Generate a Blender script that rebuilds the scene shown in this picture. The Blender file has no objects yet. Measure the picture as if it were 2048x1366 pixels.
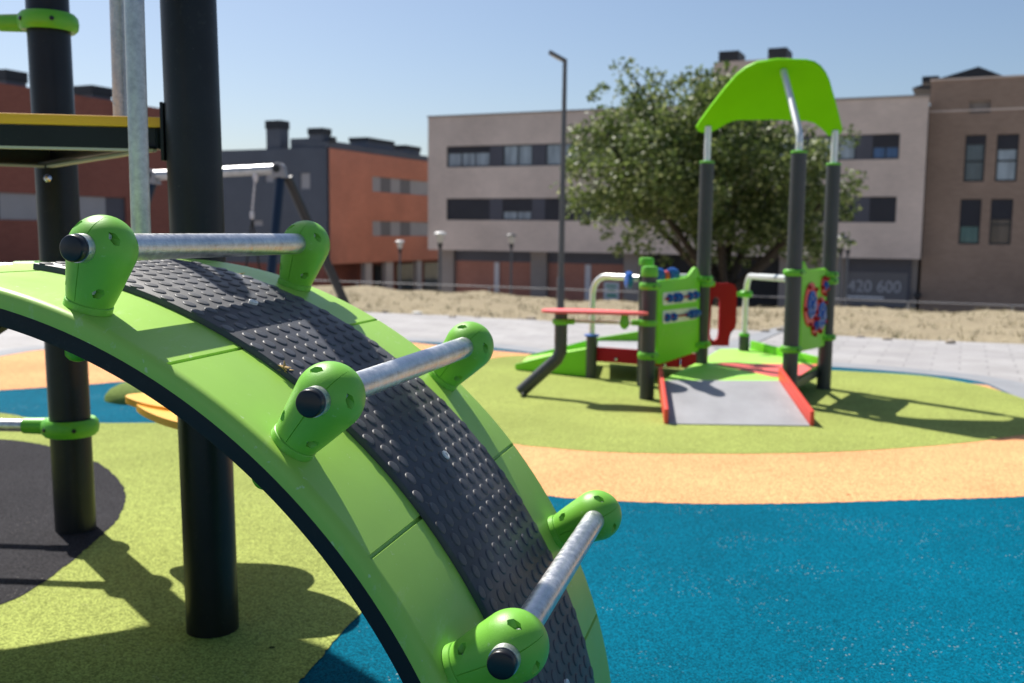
import bpy, bmesh, math, random
from mathutils import Vector, Matrix
from math import sin, cos, pi, radians, atan
random.seed(7)
scene = bpy.context.scene
COL = scene.collection
PX = 1991.1                      # focal length in photo pixels (35 mm on a 36 mm sensor, 2048 wide)
# ------------------------------------------------------------------ camera
HOR = 462.0
PITCH = atan((683 - HOR) / PX); ROLL = atan(.0105)
FWD = Vector((0, cos(PITCH), -sin(PITCH))); R0 = Vector((1, 0, 0)); U0 = R0.cross(FWD)
RIGHT = R0 * cos(ROLL) + U0 * sin(ROLL); UP = U0 * cos(ROLL) - R0 * sin(ROLL)
EYE = Vector((0, 0, 1.0))
cam_d = bpy.data.cameras.new('camera'); cam = bpy.data.objects.new('camera', cam_d); COL.objects.link(cam)
M = Matrix.Identity(4)
for i, v in enumerate((RIGHT, UP, -FWD)):
    for k in range(3): M[k][i] = v[k]
M.translation = EYE
cam.matrix_world = M
cam_d.lens = 35; cam_d.sensor_width = 36; cam_d.clip_start = .05; cam_d.clip_end = 3000
cam_d.dof.use_dof = True; cam_d.dof.focus_distance = 1.40; cam_d.dof.aperture_fstop = 5.6
scene.camera = cam

def ray(px, py): return FWD + RIGHT * ((px - 1024) / PX) - UP * ((py - 683) / PX)
def ground(px, py, z=0.0):
    d = ray(px, py); return EYE + d * ((z - EYE.z) / d.z)
def aty(px, py, Y):
    d = ray(px, py); return EYE + d * (Y / d.y)
class Wall:
    """a vertical reference plane: origin, horizontal direction; maps photo points to (s, z) on it"""
    def __init__(s, o, d):
        s.o = Vector((o[0], o[1], 0)); s.d = Vector((d[0], d[1], 0)).normalized(); s.n = Vector((s.d.y, -s.d.x, 0))
        if s.n.dot(s.o - Vector((EYE.x, EYE.y, 0))) > 0: s.n = -s.n       # n looks at the viewer
    def sz(s, px, py):
        r = ray(px, py); t = (s.o - EYE).dot(s.n) / r.dot(s.n); p = EYE + r * t
        return ((p - s.o).dot(s.d), p.z)
    def P(s, a, z, out=0.0): return s.o + s.d * a + s.n * out + Vector((0, 0, z))

# ------------------------------------------------------------------ materials
def new_mat(name):
    m = bpy.data.materials.new(name); m.use_nodes = True
    nt = m.node_tree; b = nt.nodes['Principled BSDF']; return m, nt, b
def ramp(nt, fac, stops):
    r = nt.nodes.new('ShaderNodeValToRGB'); e = r.color_ramp.elements
    while len(e) < len(stops): e.new(.5)
    for x, (p, c) in zip(e, stops): x.position = p; x.color = (*c, 1)
    nt.links.new(fac, r.inputs[0]); return r.outputs[0]
def noise(nt, scale, detail=3, rough=.55, stretch=None, world=False):
    tc = nt.nodes.new('ShaderNodeTexCoord'); n = nt.nodes.new('ShaderNodeTexNoise')
    n.inputs['Scale'].default_value = scale; n.inputs['Detail'].default_value = detail; n.inputs['Roughness'].default_value = rough
    src = tc.outputs['Object']
    if world:
        g = nt.nodes.new('ShaderNodeNewGeometry'); src = g.outputs['Position']
    if stretch:
        mp = nt.nodes.new('ShaderNodeMapping'); mp.inputs['Scale'].default_value = stretch
        nt.links.new(src, mp.inputs[0]); src = mp.outputs[0]
    nt.links.new(src, n.inputs['Vector']); return n.outputs['Fac']
def bump(nt, b, h, strength=.3, dist=.01):
    n = nt.nodes.new('ShaderNodeBump'); n.inputs['Strength'].default_value = strength; n.inputs['Distance'].default_value = dist
    nt.links.new(h, n.inputs['Height']); nt.links.new(n.outputs[0], b.inputs['Normal'])
def mix(nt, fac, a, c):
    n = nt.nodes.new('ShaderNodeMix'); n.data_type = 'RGBA'
    if isinstance(fac, float): n.inputs[0].default_value = fac
    else: nt.links.new(fac, n.inputs[0])
    for s, v in ((6, a), (7, c)):
        if isinstance(v, tuple): n.inputs[s].default_value = (*v, 1)
        else: nt.links.new(v, n.inputs[s])
    return n.outputs[2]
def plain(name, col, rough=.5, metal=0., var=.12, scale=6., bmp=0., bscale=200., spec=.5, world=False, scuff=0., tint=(.75, .75, .70)):
    m, nt, b = new_mat(name)
    lo = tuple(c * (1 - var) for c in col); hi = tuple(min(1, c * (1 + var)) for c in col)
    f = noise(nt, scale, 4, .6, world=world)
    c = ramp(nt, f, [(.3, lo), (.7, hi)])
    if scuff:
        s1 = noise(nt, 1.0, 5, .7, stretch=(55, 9, 34)); s2 = noise(nt, 3.0, 3, .6); s3 = noise(nt, 95, 2, .5)
        k1 = ramp(nt, s1, [(.57, (0, 0, 0)), (.70, (1, 1, 1))]); k2 = ramp(nt, s2, [(.45, (0, 0, 0)), (.7, (1, 1, 1))]); k3 = ramp(nt, s3, [(.70, (0, 0, 0)), (.76, (1, 1, 1))])
        m1 = nt.nodes.new('ShaderNodeMath'); m1.operation = 'MULTIPLY'; nt.links.new(k1, m1.inputs[0]); nt.links.new(k2, m1.inputs[1])
        m2 = nt.nodes.new('ShaderNodeMath'); m2.operation = 'MAXIMUM'; nt.links.new(m1.outputs[0], m2.inputs[0]); nt.links.new(k3, m2.inputs[1])
        m3 = nt.nodes.new('ShaderNodeMath'); m3.operation = 'MULTIPLY'; nt.links.new(m2.outputs[0], m3.inputs[0]); m3.inputs[1].default_value = scuff
        c = mix(nt, m3.outputs[0], c, tint)
        rr = ramp(nt, s2, [(.3, (rough * .85,) * 3), (.7, (min(1, rough * 1.25),) * 3)]); nt.links.new(rr, b.inputs['Roughness'])
    nt.links.new(c, b.inputs['Base Color'])
    b.inputs['Roughness'].default_value = rough; b.inputs['Metallic'].default_value = metal
    b.inputs['Specular IOR Level'].default_value = spec
    if bmp: bump(nt, b, noise(nt, bscale, 2, world=world), bmp, .002)
    return m
def rubber(name, col, fleck, dark, amount=.62):
    """poured EPDM granules: fine grain, a few odd flecks, faint wear"""
    m, nt, b = new_mat(name)
    g = nt.nodes.new('ShaderNodeNewGeometry')
    v = nt.nodes.new('ShaderNodeTexVoronoi'); v.inputs['Scale'].default_value = 260
    nt.links.new(g.outputs['Position'], v.inputs['Vector'])
    sep = nt.nodes.new('ShaderNodeSeparateColor'); nt.links.new(v.outputs['Color'], sep.inputs[0])
    grain = ramp(nt, sep.outputs[0], [(0, tuple(c * .52 for c in col)), (.5, col), (1, tuple(min(1, c * 1.5) for c in col))])
    fl = nt.nodes.new('ShaderNodeMath'); fl.operation = 'GREATER_THAN'; fl.inputs[1].default_value = .983
    nt.links.new(sep.outputs[1], fl.inputs[0])
    patch = noise(nt, 3.2, 4, .65, world=True)
    pr = ramp(nt, patch, [(.48, (0, 0, 0)), (.7, (1, 1, 1))])
    mul = nt.nodes.new('ShaderNodeMath'); mul.operation = 'MULTIPLY'
    nt.links.new(fl.outputs[0], mul.inputs[0]); nt.links.new(pr, mul.inputs[1])
    c1 = mix(nt, mul.outputs[0], grain, fleck)
    wear = noise(nt, 1.1, 5, .62, world=True)
    wr = ramp(nt, wear, [(.35, (.86, .86, .86)), (.68, (1.08, 1.08, 1.08))])
    mm = nt.nodes.new('ShaderNodeMix'); mm.data_type = 'RGBA'; mm.blend_type = 'MULTIPLY'; mm.inputs[0].default_value = 1
    nt.links.new(c1, mm.inputs[6]); nt.links.new(wr, mm.inputs[7])
    # scattered dark crumbs
    v2 = nt.nodes.new('ShaderNodeTexVoronoi'); v2.inputs['Scale'].default_value = 9
    nt.links.new(g.outputs['Position'], v2.inputs['Vector'])
    s2 = nt.nodes.new('ShaderNodeSeparateColor'); nt.links.new(v2.outputs['Color'], s2.inputs[0])
    lim = nt.nodes.new('ShaderNodeMath'); lim.operation = 'MULTIPLY'; lim.inputs[1].default_value = .10
    pw = nt.nodes.new('ShaderNodeMath'); pw.operation = 'POWER'; pw.inputs[1].default_value = 2.5
    nt.links.new(s2.outputs[2], pw.inputs[0]); nt.links.new(pw.outputs[0], lim.inputs[0])
    lt = nt.nodes.new('ShaderNodeMath'); lt.operation = 'LESS_THAN'
    nt.links.new(v2.outputs['Distance'], lt.inputs[0]); nt.links.new(lim.outputs[0], lt.inputs[1])
    gt = nt.nodes.new('ShaderNodeMath'); gt.operation = 'GREATER_THAN'; gt.inputs[1].default_value = amount
    nt.links.new(s2.outputs[0], gt.inputs[0])
    an = nt.nodes.new('ShaderNodeMath'); an.operation = 'MULTIPLY'
    nt.links.new(lt.outputs[0], an.inputs[0]); nt.links.new(gt.outputs[0], an.inputs[1])
    c2 = mix(nt, an.outputs[0], mm.outputs[2], dark)
    nt.links.new(c2, b.inputs['Base Color']); b.inputs['Roughness'].default_value = .8
    b.inputs['Specular IOR Level'].default_value = .03
    bump(nt, b, sep.outputs[2], .55, .004)
    return m
def galvanised(name, base=.62, rough=.34, stretch=(18, 18, 3)):
    m, nt, b = new_mat(name)
    f = noise(nt, 75.0, 6, .75)
    f2 = noise(nt, 11.0, 4, .6)
    c = mix(nt, .45, ramp(nt, f, [(.38, (base * .62,) * 3), (.62, (base * 1.2,) * 3)]), ramp(nt, f2, [(.35, (base * .7, base * .72, base * .76)), (.65, (base * 1.12, base * 1.12, base * 1.14))]))
    nt.links.new(c, b.inputs['Base Color']); b.inputs['Metallic'].default_value = .9
    nt.links.new(ramp(nt, f, [(.3, (rough * .75,) * 3), (.7, (rough * 1.5,) * 3)]), b.inputs['Roughness'])
    bump(nt, b, f, .12, .001); return m
def brick(name, c1, c2, mortar, scale=1.0, rough=.85):
    m, nt, b = new_mat(name)
    tc = nt.nodes.new('ShaderNodeTexCoord'); t = nt.nodes.new('ShaderNodeTexBrick')
    uv = nt.nodes.new('ShaderNodeUVMap')
    nt.links.new(uv.outputs[0], t.inputs['Vector'])
    t.inputs['Color1'].default_value = (*c1, 1); t.inputs['Color2'].default_value = (*c2, 1); t.inputs['Mortar'].default_value = (*mortar, 1)
    t.inputs['Scale'].default_value = scale; t.inputs['Brick Width'].default_value = .26; t.inputs['Row Height'].default_value = .075
    t.inputs['Mortar Size'].default_value = .008
    f = noise(nt, .35, 5, .6, world=True)
    wr = ramp(nt, f, [(.3, (.84, .84, .84)), (.7, (1.1, 1.1, 1.1))])
    mm = nt.nodes.new('ShaderNodeMix'); mm.data_type = 'RGBA'; mm.blend_type = 'MULTIPLY'; mm.inputs[0].default_value = 1
    nt.links.new(t.outputs[0], mm.inputs[6]); nt.links.new(wr, mm.inputs[7])
    nt.links.new(mm.outputs[2], b.inputs['Base Color']); b.inputs['Roughness'].default_value = rough
    return m

MT = {}
MT['panel_green'] = plain('arch_green_plastic', (.33, .58, .085), .42, var=.05, scale=5, bmp=.05, bscale=350, scuff=.30)
MT['bulb_green'] = plain('connector_green_plastic', (.185, .50, .045), .42, var=.06, scale=14, bmp=.14, bscale=600, scuff=.14)
MT['clamp_green'] = plain('clamp_green_plastic', (.12, .45, .02), .42, var=.05, scale=14)
MT['unit_green'] = plain('play_panel_green', (.18, .60, .008), .48, var=.04, scale=3)
MT['deck_green'] = plain('deck_green_plastic', (.36, .70, .11), .5, var=.06, scale=4)
MT['canopy_green'] = None
MT['red'] = plain('play_panel_red', (.36, .012, .024), .6, var=.06, scale=4, spec=.15)
MT['red_bright'] = plain('ramp_side_red', (.72, .07, .045), .45, var=.05, scale=4)
MT['deck_red'] = plain('deck_red_plastic', (.80, .13, .12), .5, var=.06, scale=4)
MT['blue_plastic'] = plain('bead_blue_plastic', (.01, .10, .42), .4, var=.05)
MT['yellow'] = plain('yellow_plastic', (.85, .42, .015), .42, var=.05, scale=5)
MT['post_black'] = plain('post_black_paint', (.011, .012, .014), .38, var=.25, scale=8, bmp=.12, bscale=260, spec=.35, scuff=.08, tint=(.3, .29, .26))
MT['post_grey'] = plain('post_anthracite_paint', (.045, .05, .052), .45, var=.1, scale=6)
MT['beam_dark'] = plain('beam_dark_paint', (.007, .010, .014), .45, var=.2, scale=10, spec=.3, scuff=.05, tint=(.3, .3, .28))
MT['cap_black'] = plain('black_plug_plastic', (.008, .008, .010), .33, var=.2, scale=30)
MT['mat_black'] = plain('stud_rubber_black', (.058, .060, .070), .52, var=.25, scale=9, bmp=.08, bscale=500, spec=.5, scuff=.10)
MT['steel'] = plain('bolt_steel', (.7, .7, .72), .25, metal=1., var=.08, scale=50)
MT['bolt_zinc'] = plain('bolt_bright_zinc', (.78, .78, .80), .28, metal=.45, var=.06, scale=60)
MT['galva'] = galvanised('galvanised_steel', .66, .34)
MT['galva_dull'] = galvanised('galvanised_steel_dull', .56, .46)
MT['galva_beam'] = galvanised('galvanised_beam', .5, .3)
MT['tube_pale'] = plain('brushed_pale_tube', (.72, .74, .72), .38, metal=.55, var=.06, scale=20)
MT['ramp_grey'] = plain('ramp_grey_rubber', (.33, .33, .35), .7, var=.12, scale=5, bmp=.2, bscale=120, scuff=.25)
MT['white_plastic'] = plain('white_board_plastic', (.75, .74, .68), .5, var=.05)
MT['r_green'] = rubber('safety_rubber_green', (.298, .345, .096), (.55, .55, .3), (.05, .06, .02))
MT['r_blue'] = rubber('safety_rubber_blue', (.0, .104, .170), (.38, .42, .40), (.0, .05, .09), .9)
MT['r_orange'] = rubber('safety_rubber_orange', (.78, .37, .175), (.9, .6, .3), (.28, .14, .06), .6)
MT['r_black'] = rubber('safety_rubber_black', (.035, .034, .038), (.16, .15, .14), (.01, .01, .01), .9)
MT['dome_green'] = rubber('dome_rubber_green', (.16, .22, .06), (.3, .33, .15), (.05, .06, .02), .95)
MT['navy_paint'] = plain('swing_navy_paint', (.007, .018, .040), .4, var=.1)
MT['dark_paint'] = plain('swing_black_paint', (.022, .022, .024), .4, var=.1)
MT['rope'] = plain('black_rope', (.02, .02, .02), .8, var=.3, scale=60)
MT['lamp_grey'] = plain('lamp_grey_paint', (.10, .105, .115), .5, var=.1, scale=3)
MT['lamp_white'] = plain('lamp_shade_white', (.78, .78, .76), .4, var=.05)
MT['lamp_glass'] = plain('lamp_glass_pale', (.62, .58, .50), .3, var=.1)
MT['rail_white'] = plain('railing_grey_paint', (.26, .26, .28), .55, var=.1)
MT['brick_tan'] = brick('tan_brick', (.68, .545, .46), (.75, .60, .51), (.71, .60, .52))
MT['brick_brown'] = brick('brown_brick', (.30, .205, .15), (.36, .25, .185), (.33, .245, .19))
MT['brick_red'] = brick('red_brick', (.58, .20, .115), (.66, .24, .145), (.60, .29, .20))
MT['brick_dim'] = brick('dull_red_brick', (.38, .15, .105), (.44, .185, .13), (.40, .22, .17))
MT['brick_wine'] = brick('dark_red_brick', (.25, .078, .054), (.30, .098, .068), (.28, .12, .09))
MT['render_grey'] = plain('grey_render', (.105, .118, .145), .85, var=.08, scale=.6, world=True)
MT['slate'] = plain('window_panel_slate', (.085, .085, .105), .6, var=.08, scale=1, world=True)
MT['slate_light'] = plain('window_panel_grey', (.16, .155, .165), .6, var=.08, scale=1, world=True)
MT['shutter_dark'] = plain('roller_shutter_dark', (.028, .028, .036), .55, var=.15, scale=1, world=True)
MT['shutter_pale'] = plain('roller_shutter_pale', (.40, .39, .40), .6, var=.06, scale=1, world=True)
MT['frame_dark'] = plain('window_frame_dark', (.02, .022, .026), .45, var=.1, world=True)
MT['cap_slate'] = plain('chimney_cap_dark', (.016, .020, .026), .6, var=.1, world=True)
MT['pillar_pale'] = plain('pillar_pale_render', (.52, .48, .45), .8, var=.06, scale=1, world=True)
MT['pillar_grey'] = plain('downpipe_pale_metal', (.62, .60, .62), .5, var=.05, world=True)
MT['concrete'] = plain('tan_concrete', (.30, .26, .235), .85, var=.08, scale=1, world=True)
MT['void_dark'] = plain('doorway_shade_dark', (.012, .012, .014), .7, var=.1, world=True)  # near-black colour stands in for the shade inside ground floor openings
MT['letter_white'] = plain('lettering_white', (.72, .72, .74), .6, var=.03)
MT['letter_faded'] = plain('lettering_faded', (.46, .46, .49), .6, var=.12, scale=3)
MT['poster_white'] = plain('poster_white', (.66, .70, .72), .6, var=.03)
MT['poster_green'] = plain('poster_green', (.08, .36, .22), .6, var=.05)
MT['bark'] = plain('dark_bark', (.055, .042, .032), .9, var=.35, scale=9, bmp=.6, bscale=25)
MT['stone'] = plain('dry_clod', (.36, .30, .23), .9, var=.25, scale=20, bmp=.5, bscale=50)
MT['dead_leaf'] = plain('dry_leaf', (.42, .27, .09), .7, var=.3, scale=60)
MT['kerb'] = plain('kerb_concrete_grey', (.25, .26, .28), .8, var=.1, scale=5, world=True)
MT['asphalt'] = plain('street_asphalt', (.20, .185, .165), .85, var=.15, scale=3, world=True)
def glass_mat(name, col, rough=.12):
    m, nt, b = new_mat(name)
    f = noise(nt, .9, 3, .5, stretch=(3, 3, .6), world=True)
    nt.links.new(ramp(nt, f, [(.35, tuple(c * .75 for c in col)), (.65, tuple(min(1, c * 1.2) for c in col))]), b.inputs['Base Color'])
    b.inputs['Roughness'].default_value = rough; b.inputs['Specular IOR Level'].default_value = .7; return m
MT['glass_pale'] = glass_mat('curtained_glass', (.33, .38, .42))
MT['glass_dim'] = glass_mat('dim_glass', (.10, .12, .13))
MT['glass_blue'] = glass_mat('blue_blind_glass', (.05, .11, .25))
MT['glass_teal'] = glass_mat('teal_blind_glass', (.07, .16, .16))
MT['glass_brown'] = glass_mat('brown_curtain_glass', (.13, .10, .085))
def canopy_mat():
    m, nt, b = new_mat('canopy_green_sheet')
    f = noise(nt, 3, 3)
    c = ramp(nt, f, [(.3, (.185, .60, .0)), (.7, (.21, .66, .0))])
    nt.links.new(c, b.inputs['Base Color']); b.inputs['Roughness'].default_value = .5; b.inputs['Specular IOR Level'].default_value = .12
    return m
MT['canopy_green'] = canopy_mat()
def leaf_mat():
    m, nt, b = new_mat('tree_foliage')
    oi = nt.nodes.new('ShaderNodeNewGeometry')
    c = ramp(nt, oi.outputs['Random Per Island'], [(0, (.045, .072, .018)), (.45, (.10, .148, .036)), (.82, (.19, .24, .075)), (1, (.36, .39, .18))])
    nt.links.new(c, b.inputs['Base Color']); b.inputs['Roughness'].default_value = .45
    b.inputs['Specular IOR Level'].default_value = .4
    tr = nt.nodes.new('ShaderNodeBsdfTranslucent'); ms = nt.nodes.new('ShaderNodeMixShader'); ms.inputs[0].default_value = .35
    hs = nt.nodes.new('ShaderNodeHueSaturation'); hs.inputs['Value'].default_value = 1.3; nt.links.new(c, hs.inputs['Color'])
    nt.links.new(hs.outputs[0], tr.inputs[0])
    nt.links.new(b.outputs[0], ms.inputs[1]); nt.links.new(tr.outputs[0], ms.inputs[2])
    nt.links.new(ms.outputs[0], nt.nodes['Material Output'].inputs[0]); return m
MT['leaf'] = leaf_mat()
def paving_mat():
    m, nt, b = new_mat('pale_concrete_paving')
    g = nt.nodes.new('ShaderNodeNewGeometry'); mp = nt.nodes.new('ShaderNodeMapping')
    mp.inputs['Rotation'].default_value = (0, 0, radians(24.4)); nt.links.new(g.outputs['Position'], mp.inputs[0])
    t = nt.nodes.new('ShaderNodeTexBrick'); nt.links.new(mp.outputs[0], t.inputs[0])
    t.inputs['Color1'].default_value = (.315, .305, .31, 1); t.inputs['Color2'].default_value = (.365, .355, .355, 1); t.inputs['Mortar'].default_value = (.23, .225, .225, 1)
    t.inputs['Scale'].default_value = 1; t.inputs['Brick Width'].default_value = .40; t.inputs['Row Height'].default_value = .20; t.inputs['Mortar Size'].default_value = .006
    f = noise(nt, 2.2, 6, .65, world=True)
    wr = ramp(nt, f, [(.3, (.85, .84, .83)), (.68, (1.08, 1.08, 1.08))])
    mm = nt.nodes.new('ShaderNodeMix'); mm.data_type = 'RGBA'; mm.blend_type = 'MULTIPLY'; mm.inputs[0].default_value = 1
    nt.links.new(t.outputs[0], mm.inputs[6]); nt.links.new(wr, mm.inputs[7]); nt.links.new(mm.outputs[2], b.inputs['Base Color'])
    b.inputs['Roughness'].default_value = .8; return m
MT['paving'] = paving_mat()
def dirt_mat():
    m, nt, b = new_mat('dry_soil')
    f = noise(nt, 2.0, 8, .7, world=True); f2 = noise(nt, 14, 4, .7, world=True)
    c = mix(nt, .5, ramp(nt, f, [(.3, (.24, .20, .135)), (.5, (.315, .265, .18)), (.72, (.37, .32, .225))]), ramp(nt, f2, [(.3, (.22, .18, .115)), (.7, (.43, .37, .26))]))
    nt.links.new(c, b.inputs['Base Color']); b.inputs['Roughness'].default_value = .95; b.inputs['Specular IOR Level'].default_value = .1
    bump(nt, b, f2, .9, .06); return m
MT['dirt'] = dirt_mat()
def straw_mat():
    m, nt, b = new_mat('straw_stubble'); g = nt.nodes.new('ShaderNodeNewGeometry')
    nt.links.new(ramp(nt, g.outputs['Random Per Island'], [(0, (.24, .20, .11)), (.6, (.46, .40, .25)), (.93, (.60, .53, .36)), (1, (.22, .27, .08))]), b.inputs['Base Color']); b.inputs['Roughness'].default_value = .8; return m
MT['straw'] = straw_mat()

# ------------------------------------------------------------------ mesh helpers
def link(o, parent=None):
    COL.objects.link(o)
    if parent is not None:
        o.parent = parent
        o.matrix_parent_inverse = parent.matrix_world.inverted() if False else Matrix.Translation(-parent.location)
    return o
def finish(name, bm, mat, parent=None, smooth=None, recalc=True):
    """link the bmesh (world coordinates) as one object"""
    if recalc: bmesh.ops.recalc_face_normals(bm, faces=bm.faces[:])
    me = bpy.data.meshes.new(name); bm.to_mesh(me); bm.free()
    for mm in (mat if isinstance(mat, list) else [mat]): me.materials.append(mm)
    if smooth is not None:
        for p in me.polygons: p.use_smooth = True
        me.set_sharp_from_angle(angle=radians(smooth))
    o = bpy.data.objects.new(name, me)
    return link(o, parent)
def tag(o, label=None, cat=None, group=None, kind=None):
    if label: o['label'] = label
    if cat: o['category'] = cat
    if group: o['group'] = group
    if kind: o['kind'] = kind
    return o
def thing(name, loc, label, cat, group=None):
    o = bpy.data.objects.new(name, None); o.empty_display_size = .1
    o.location = loc; COL.objects.link(o); return tag(o, label, cat, group)
def basis(z, x=None):
    z = Vector(z).normalized()
    if x is None: x = Vector((0, 0, 1)) if abs(z.z) < .9 else Vector((1, 0, 0))
    x = Vector(x); x = (x - z * x.dot(z)).normalized(); return x, z.cross(x), z
def cyl(bm, a, b, r, r2=None, n=24, cap=True):
    a, b = Vector(a), Vector(b); r2 = r if r2 is None else r2; x, y, z = basis(b - a)
    A = [bm.verts.new(a + (x * cos(2 * pi * i / n) + y * sin(2 * pi * i / n)) * r) for i in range(n)]
    B = [bm.verts.new(b + (x * cos(2 * pi * i / n) + y * sin(2 * pi * i / n)) * r2) for i in range(n)]
    for i in range(n): bm.faces.new((A[i], A[(i + 1) % n], B[(i + 1) % n], B[i]))
    if cap: bm.faces.new(A[::-1]); bm.faces.new(B)
def lathe(bm, o, axis, prof, n=32, xdir=None, sq=1.0):
    """prof: list of (radius, height)"""
    x, y, z = basis(axis, xdir); o = Vector(o); rings = []
    for r, h in prof:
        if r < 1e-6: rings.append([bm.verts.new(o + z * h)])
        else: rings.append([bm.verts.new(o + z * h + (x * cos(2 * pi * i / n) + y * sin(2 * pi * i / n) * sq) * r) for i in range(n)])
    for A, B in zip(rings, rings[1:]):
        for i in range(n):
            j = (i + 1) % n
            if len(A) == 1 and len(B) == 1: continue
            if len(A) == 1: bm.faces.new((A[0], B[j], B[i]))
            elif len(B) == 1: bm.faces.new((A[i], A[j], B[0]))
            else: bm.faces.new((A[i], A[j], B[j], B[i]))
    if len(rings[0]) > 1: bm.faces.new(rings[0][::-1])
    if len(rings[-1]) > 1: bm.faces.new(rings[-1])
def tube(bm, pts, r, n=16, cap=True):
    pts = [Vector(p) for p in pts]; rings = []; xr = None
    for i, p in enumerate(pts):
        t = (pts[min(i + 1, len(pts) - 1)] - pts[max(i - 1, 0)]).normalized()
        if xr is None: x, y, z = basis(t)
        else:
            x = (xr - t * xr.dot(t)).normalized(); y = t.cross(x)
        xr = x; rr = r[i] if isinstance(r, (list, tuple)) else r
        rings.append([bm.verts.new(p + (x * cos(2 * pi * k / n) + y * sin(2 * pi * k / n)) * rr) for k in range(n)])
    for A, B in zip(rings, rings[1:]):
        for i in range(n): bm.faces.new((A[i], A[(i + 1) % n], B[(i + 1) % n], B[i]))
    if cap: bm.faces.new(rings[0][::-1]); bm.faces.new(rings[-1])
def box(bm, o, ax, ay, az, bev=0.0):
    """o corner, three edge vectors"""
    o, ax, ay, az = map(Vector, (o, ax, ay, az)); v = []
    for k in range(8): v.append(bm.verts.new(o + ax * (k & 1) + ay * ((k >> 1) & 1) + az * (k >> 2)))
    fs = [bm.faces.new([v[i] for i in f]) for f in ((0, 2, 3, 1), (4, 5, 7, 6), (0, 1, 5, 4), (2, 6, 7, 3), (0, 4, 6, 2), (1, 3, 7, 5))]
    if bev:
        es = list({e for f in fs for e in f.edges})
        bmesh.ops.bevel(bm, geom=es, offset=bev, segments=2, affect='EDGES', profile=.6)
def prism(bm, pts, off, bev=0.0, seg=2):
    """extrude a planar polygon by off"""
    off = Vector(off); A = [bm.verts.new(Vector(p)) for p in pts]; B = [bm.verts.new(Vector(p) + off) for p in pts]; n = len(A)
    f1 = bm.faces.new(A); f2 = bm.faces.new(B[::-1])
    for i in range(n): bm.faces.new((A[i], B[i], B[(i + 1) % n], A[(i + 1) % n]))
    if bev:
        es = [e for e in set(f1.edges) | set(f2.edges)]
        bmesh.ops.bevel(bm, geom=es, offset=bev, segments=seg, affect='EDGES', profile=.6)
def smooth_closed(pts, n=8):
    """Catmull-Rom through 2-D or 3-D points, closed"""
    out = []; L = len(pts); P = [Vector(p) for p in pts]
    for i in range(L):
        a, b, c, d = P[i - 1], P[i], P[(i + 1) % L], P[(i + 2) % L]
        for k in range(n):
            t = k / n
            out.append(.5 * ((2 * b) + (c - a) * t + (2 * a - 5 * b + 4 * c - d) * t * t + (3 * b - a - 3 * c + d) * t ** 3))
    return out
def smooth_open(pts, n=8):
    P = [Vector(p) for p in pts]; out = []
    for i in range(len(P) - 1):
        a = P[max(i - 1, 0)]; b = P[i]; c = P[i + 1]; d = P[min(i + 2, len(P) - 1)]
        for k in range(n):
            t = k / n
            out.append(.5 * ((2 * b) + (c - a) * t + (2 * a - 5 * b + 4 * c - d) * t * t + (3 * b - a - 3 * c + d) * t ** 3))
    out.append(P[-1]); return out
def sheet(name, poly, z, mat, thick=0.0):
    bm = bmesh.new(); vs = [bm.verts.new((p[0], p[1], z)) for p in poly]; f = bm.faces.new(vs)
    if f.normal.z < 0: f.normal_flip()
    bm.normal_update()
    if f.normal.z < 0: bmesh.ops.reverse_faces(bm, faces=[f])
    bmesh.ops.triangulate(bm, faces=bm.faces[:])
    o = finish(name, bm, mat, recalc=False); return tag(o, kind='structure')
def copy_tree(o, delta=Vector((0, 0, 0))):
    def rec(x, par):
        c = x.copy(); COL.objects.link(c)
        if par is not None: c.parent = par
        for ch in x.children: rec(ch, c)
        return c
    r = rec(o, None); r.location = o.location + delta; return r

# ------------------------------------------------------------------ light
SUN_EL, SUN_AZ = 52.0, -38.5          # degrees; azimuth from +Y towards +X
S = Vector((sin(radians(SUN_AZ)) * cos(radians(SUN_EL)), cos(radians(SUN_AZ)) * cos(radians(SUN_EL)), sin(radians(SUN_EL))))
sd = bpy.data.lights.new('sun', 'SUN'); sd.energy = 5.0; sd.angle = radians(.53); sd.color = (1, .95, .87)
so = bpy.data.objects.new('sun', sd); COL.objects.link(so)
so.rotation_euler = (-S).to_track_quat('-Z', 'Y').to_euler(); so.location = (-8, 12, 20)
w = bpy.data.worlds.new('World'); scene.world = w; w.use_nodes = True
nt = w.node_tree; bg = nt.nodes['Background']; sky = nt.nodes.new('ShaderNodeTexSky'); sky.sky_type = 'NISHITA'
sky.sun_disc = False; sky.sun_elevation = radians(SUN_EL); sky.sun_rotation = radians(SUN_AZ)
sky.air_density = 1.0; sky.dust_density = 2.2; sky.ozone_density = 3.0; sky.altitude = 600
nt.links.new(sky.outputs[0], bg.inputs[0]); bg.inputs[1].default_value = .078
scene.view_settings.view_transform = 'Standard'; scene.view_settings.look = 'None'
scene.view_settings.exposure = 0.56; scene.view_settings.gamma = 1.0

exec_parts = []
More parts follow.
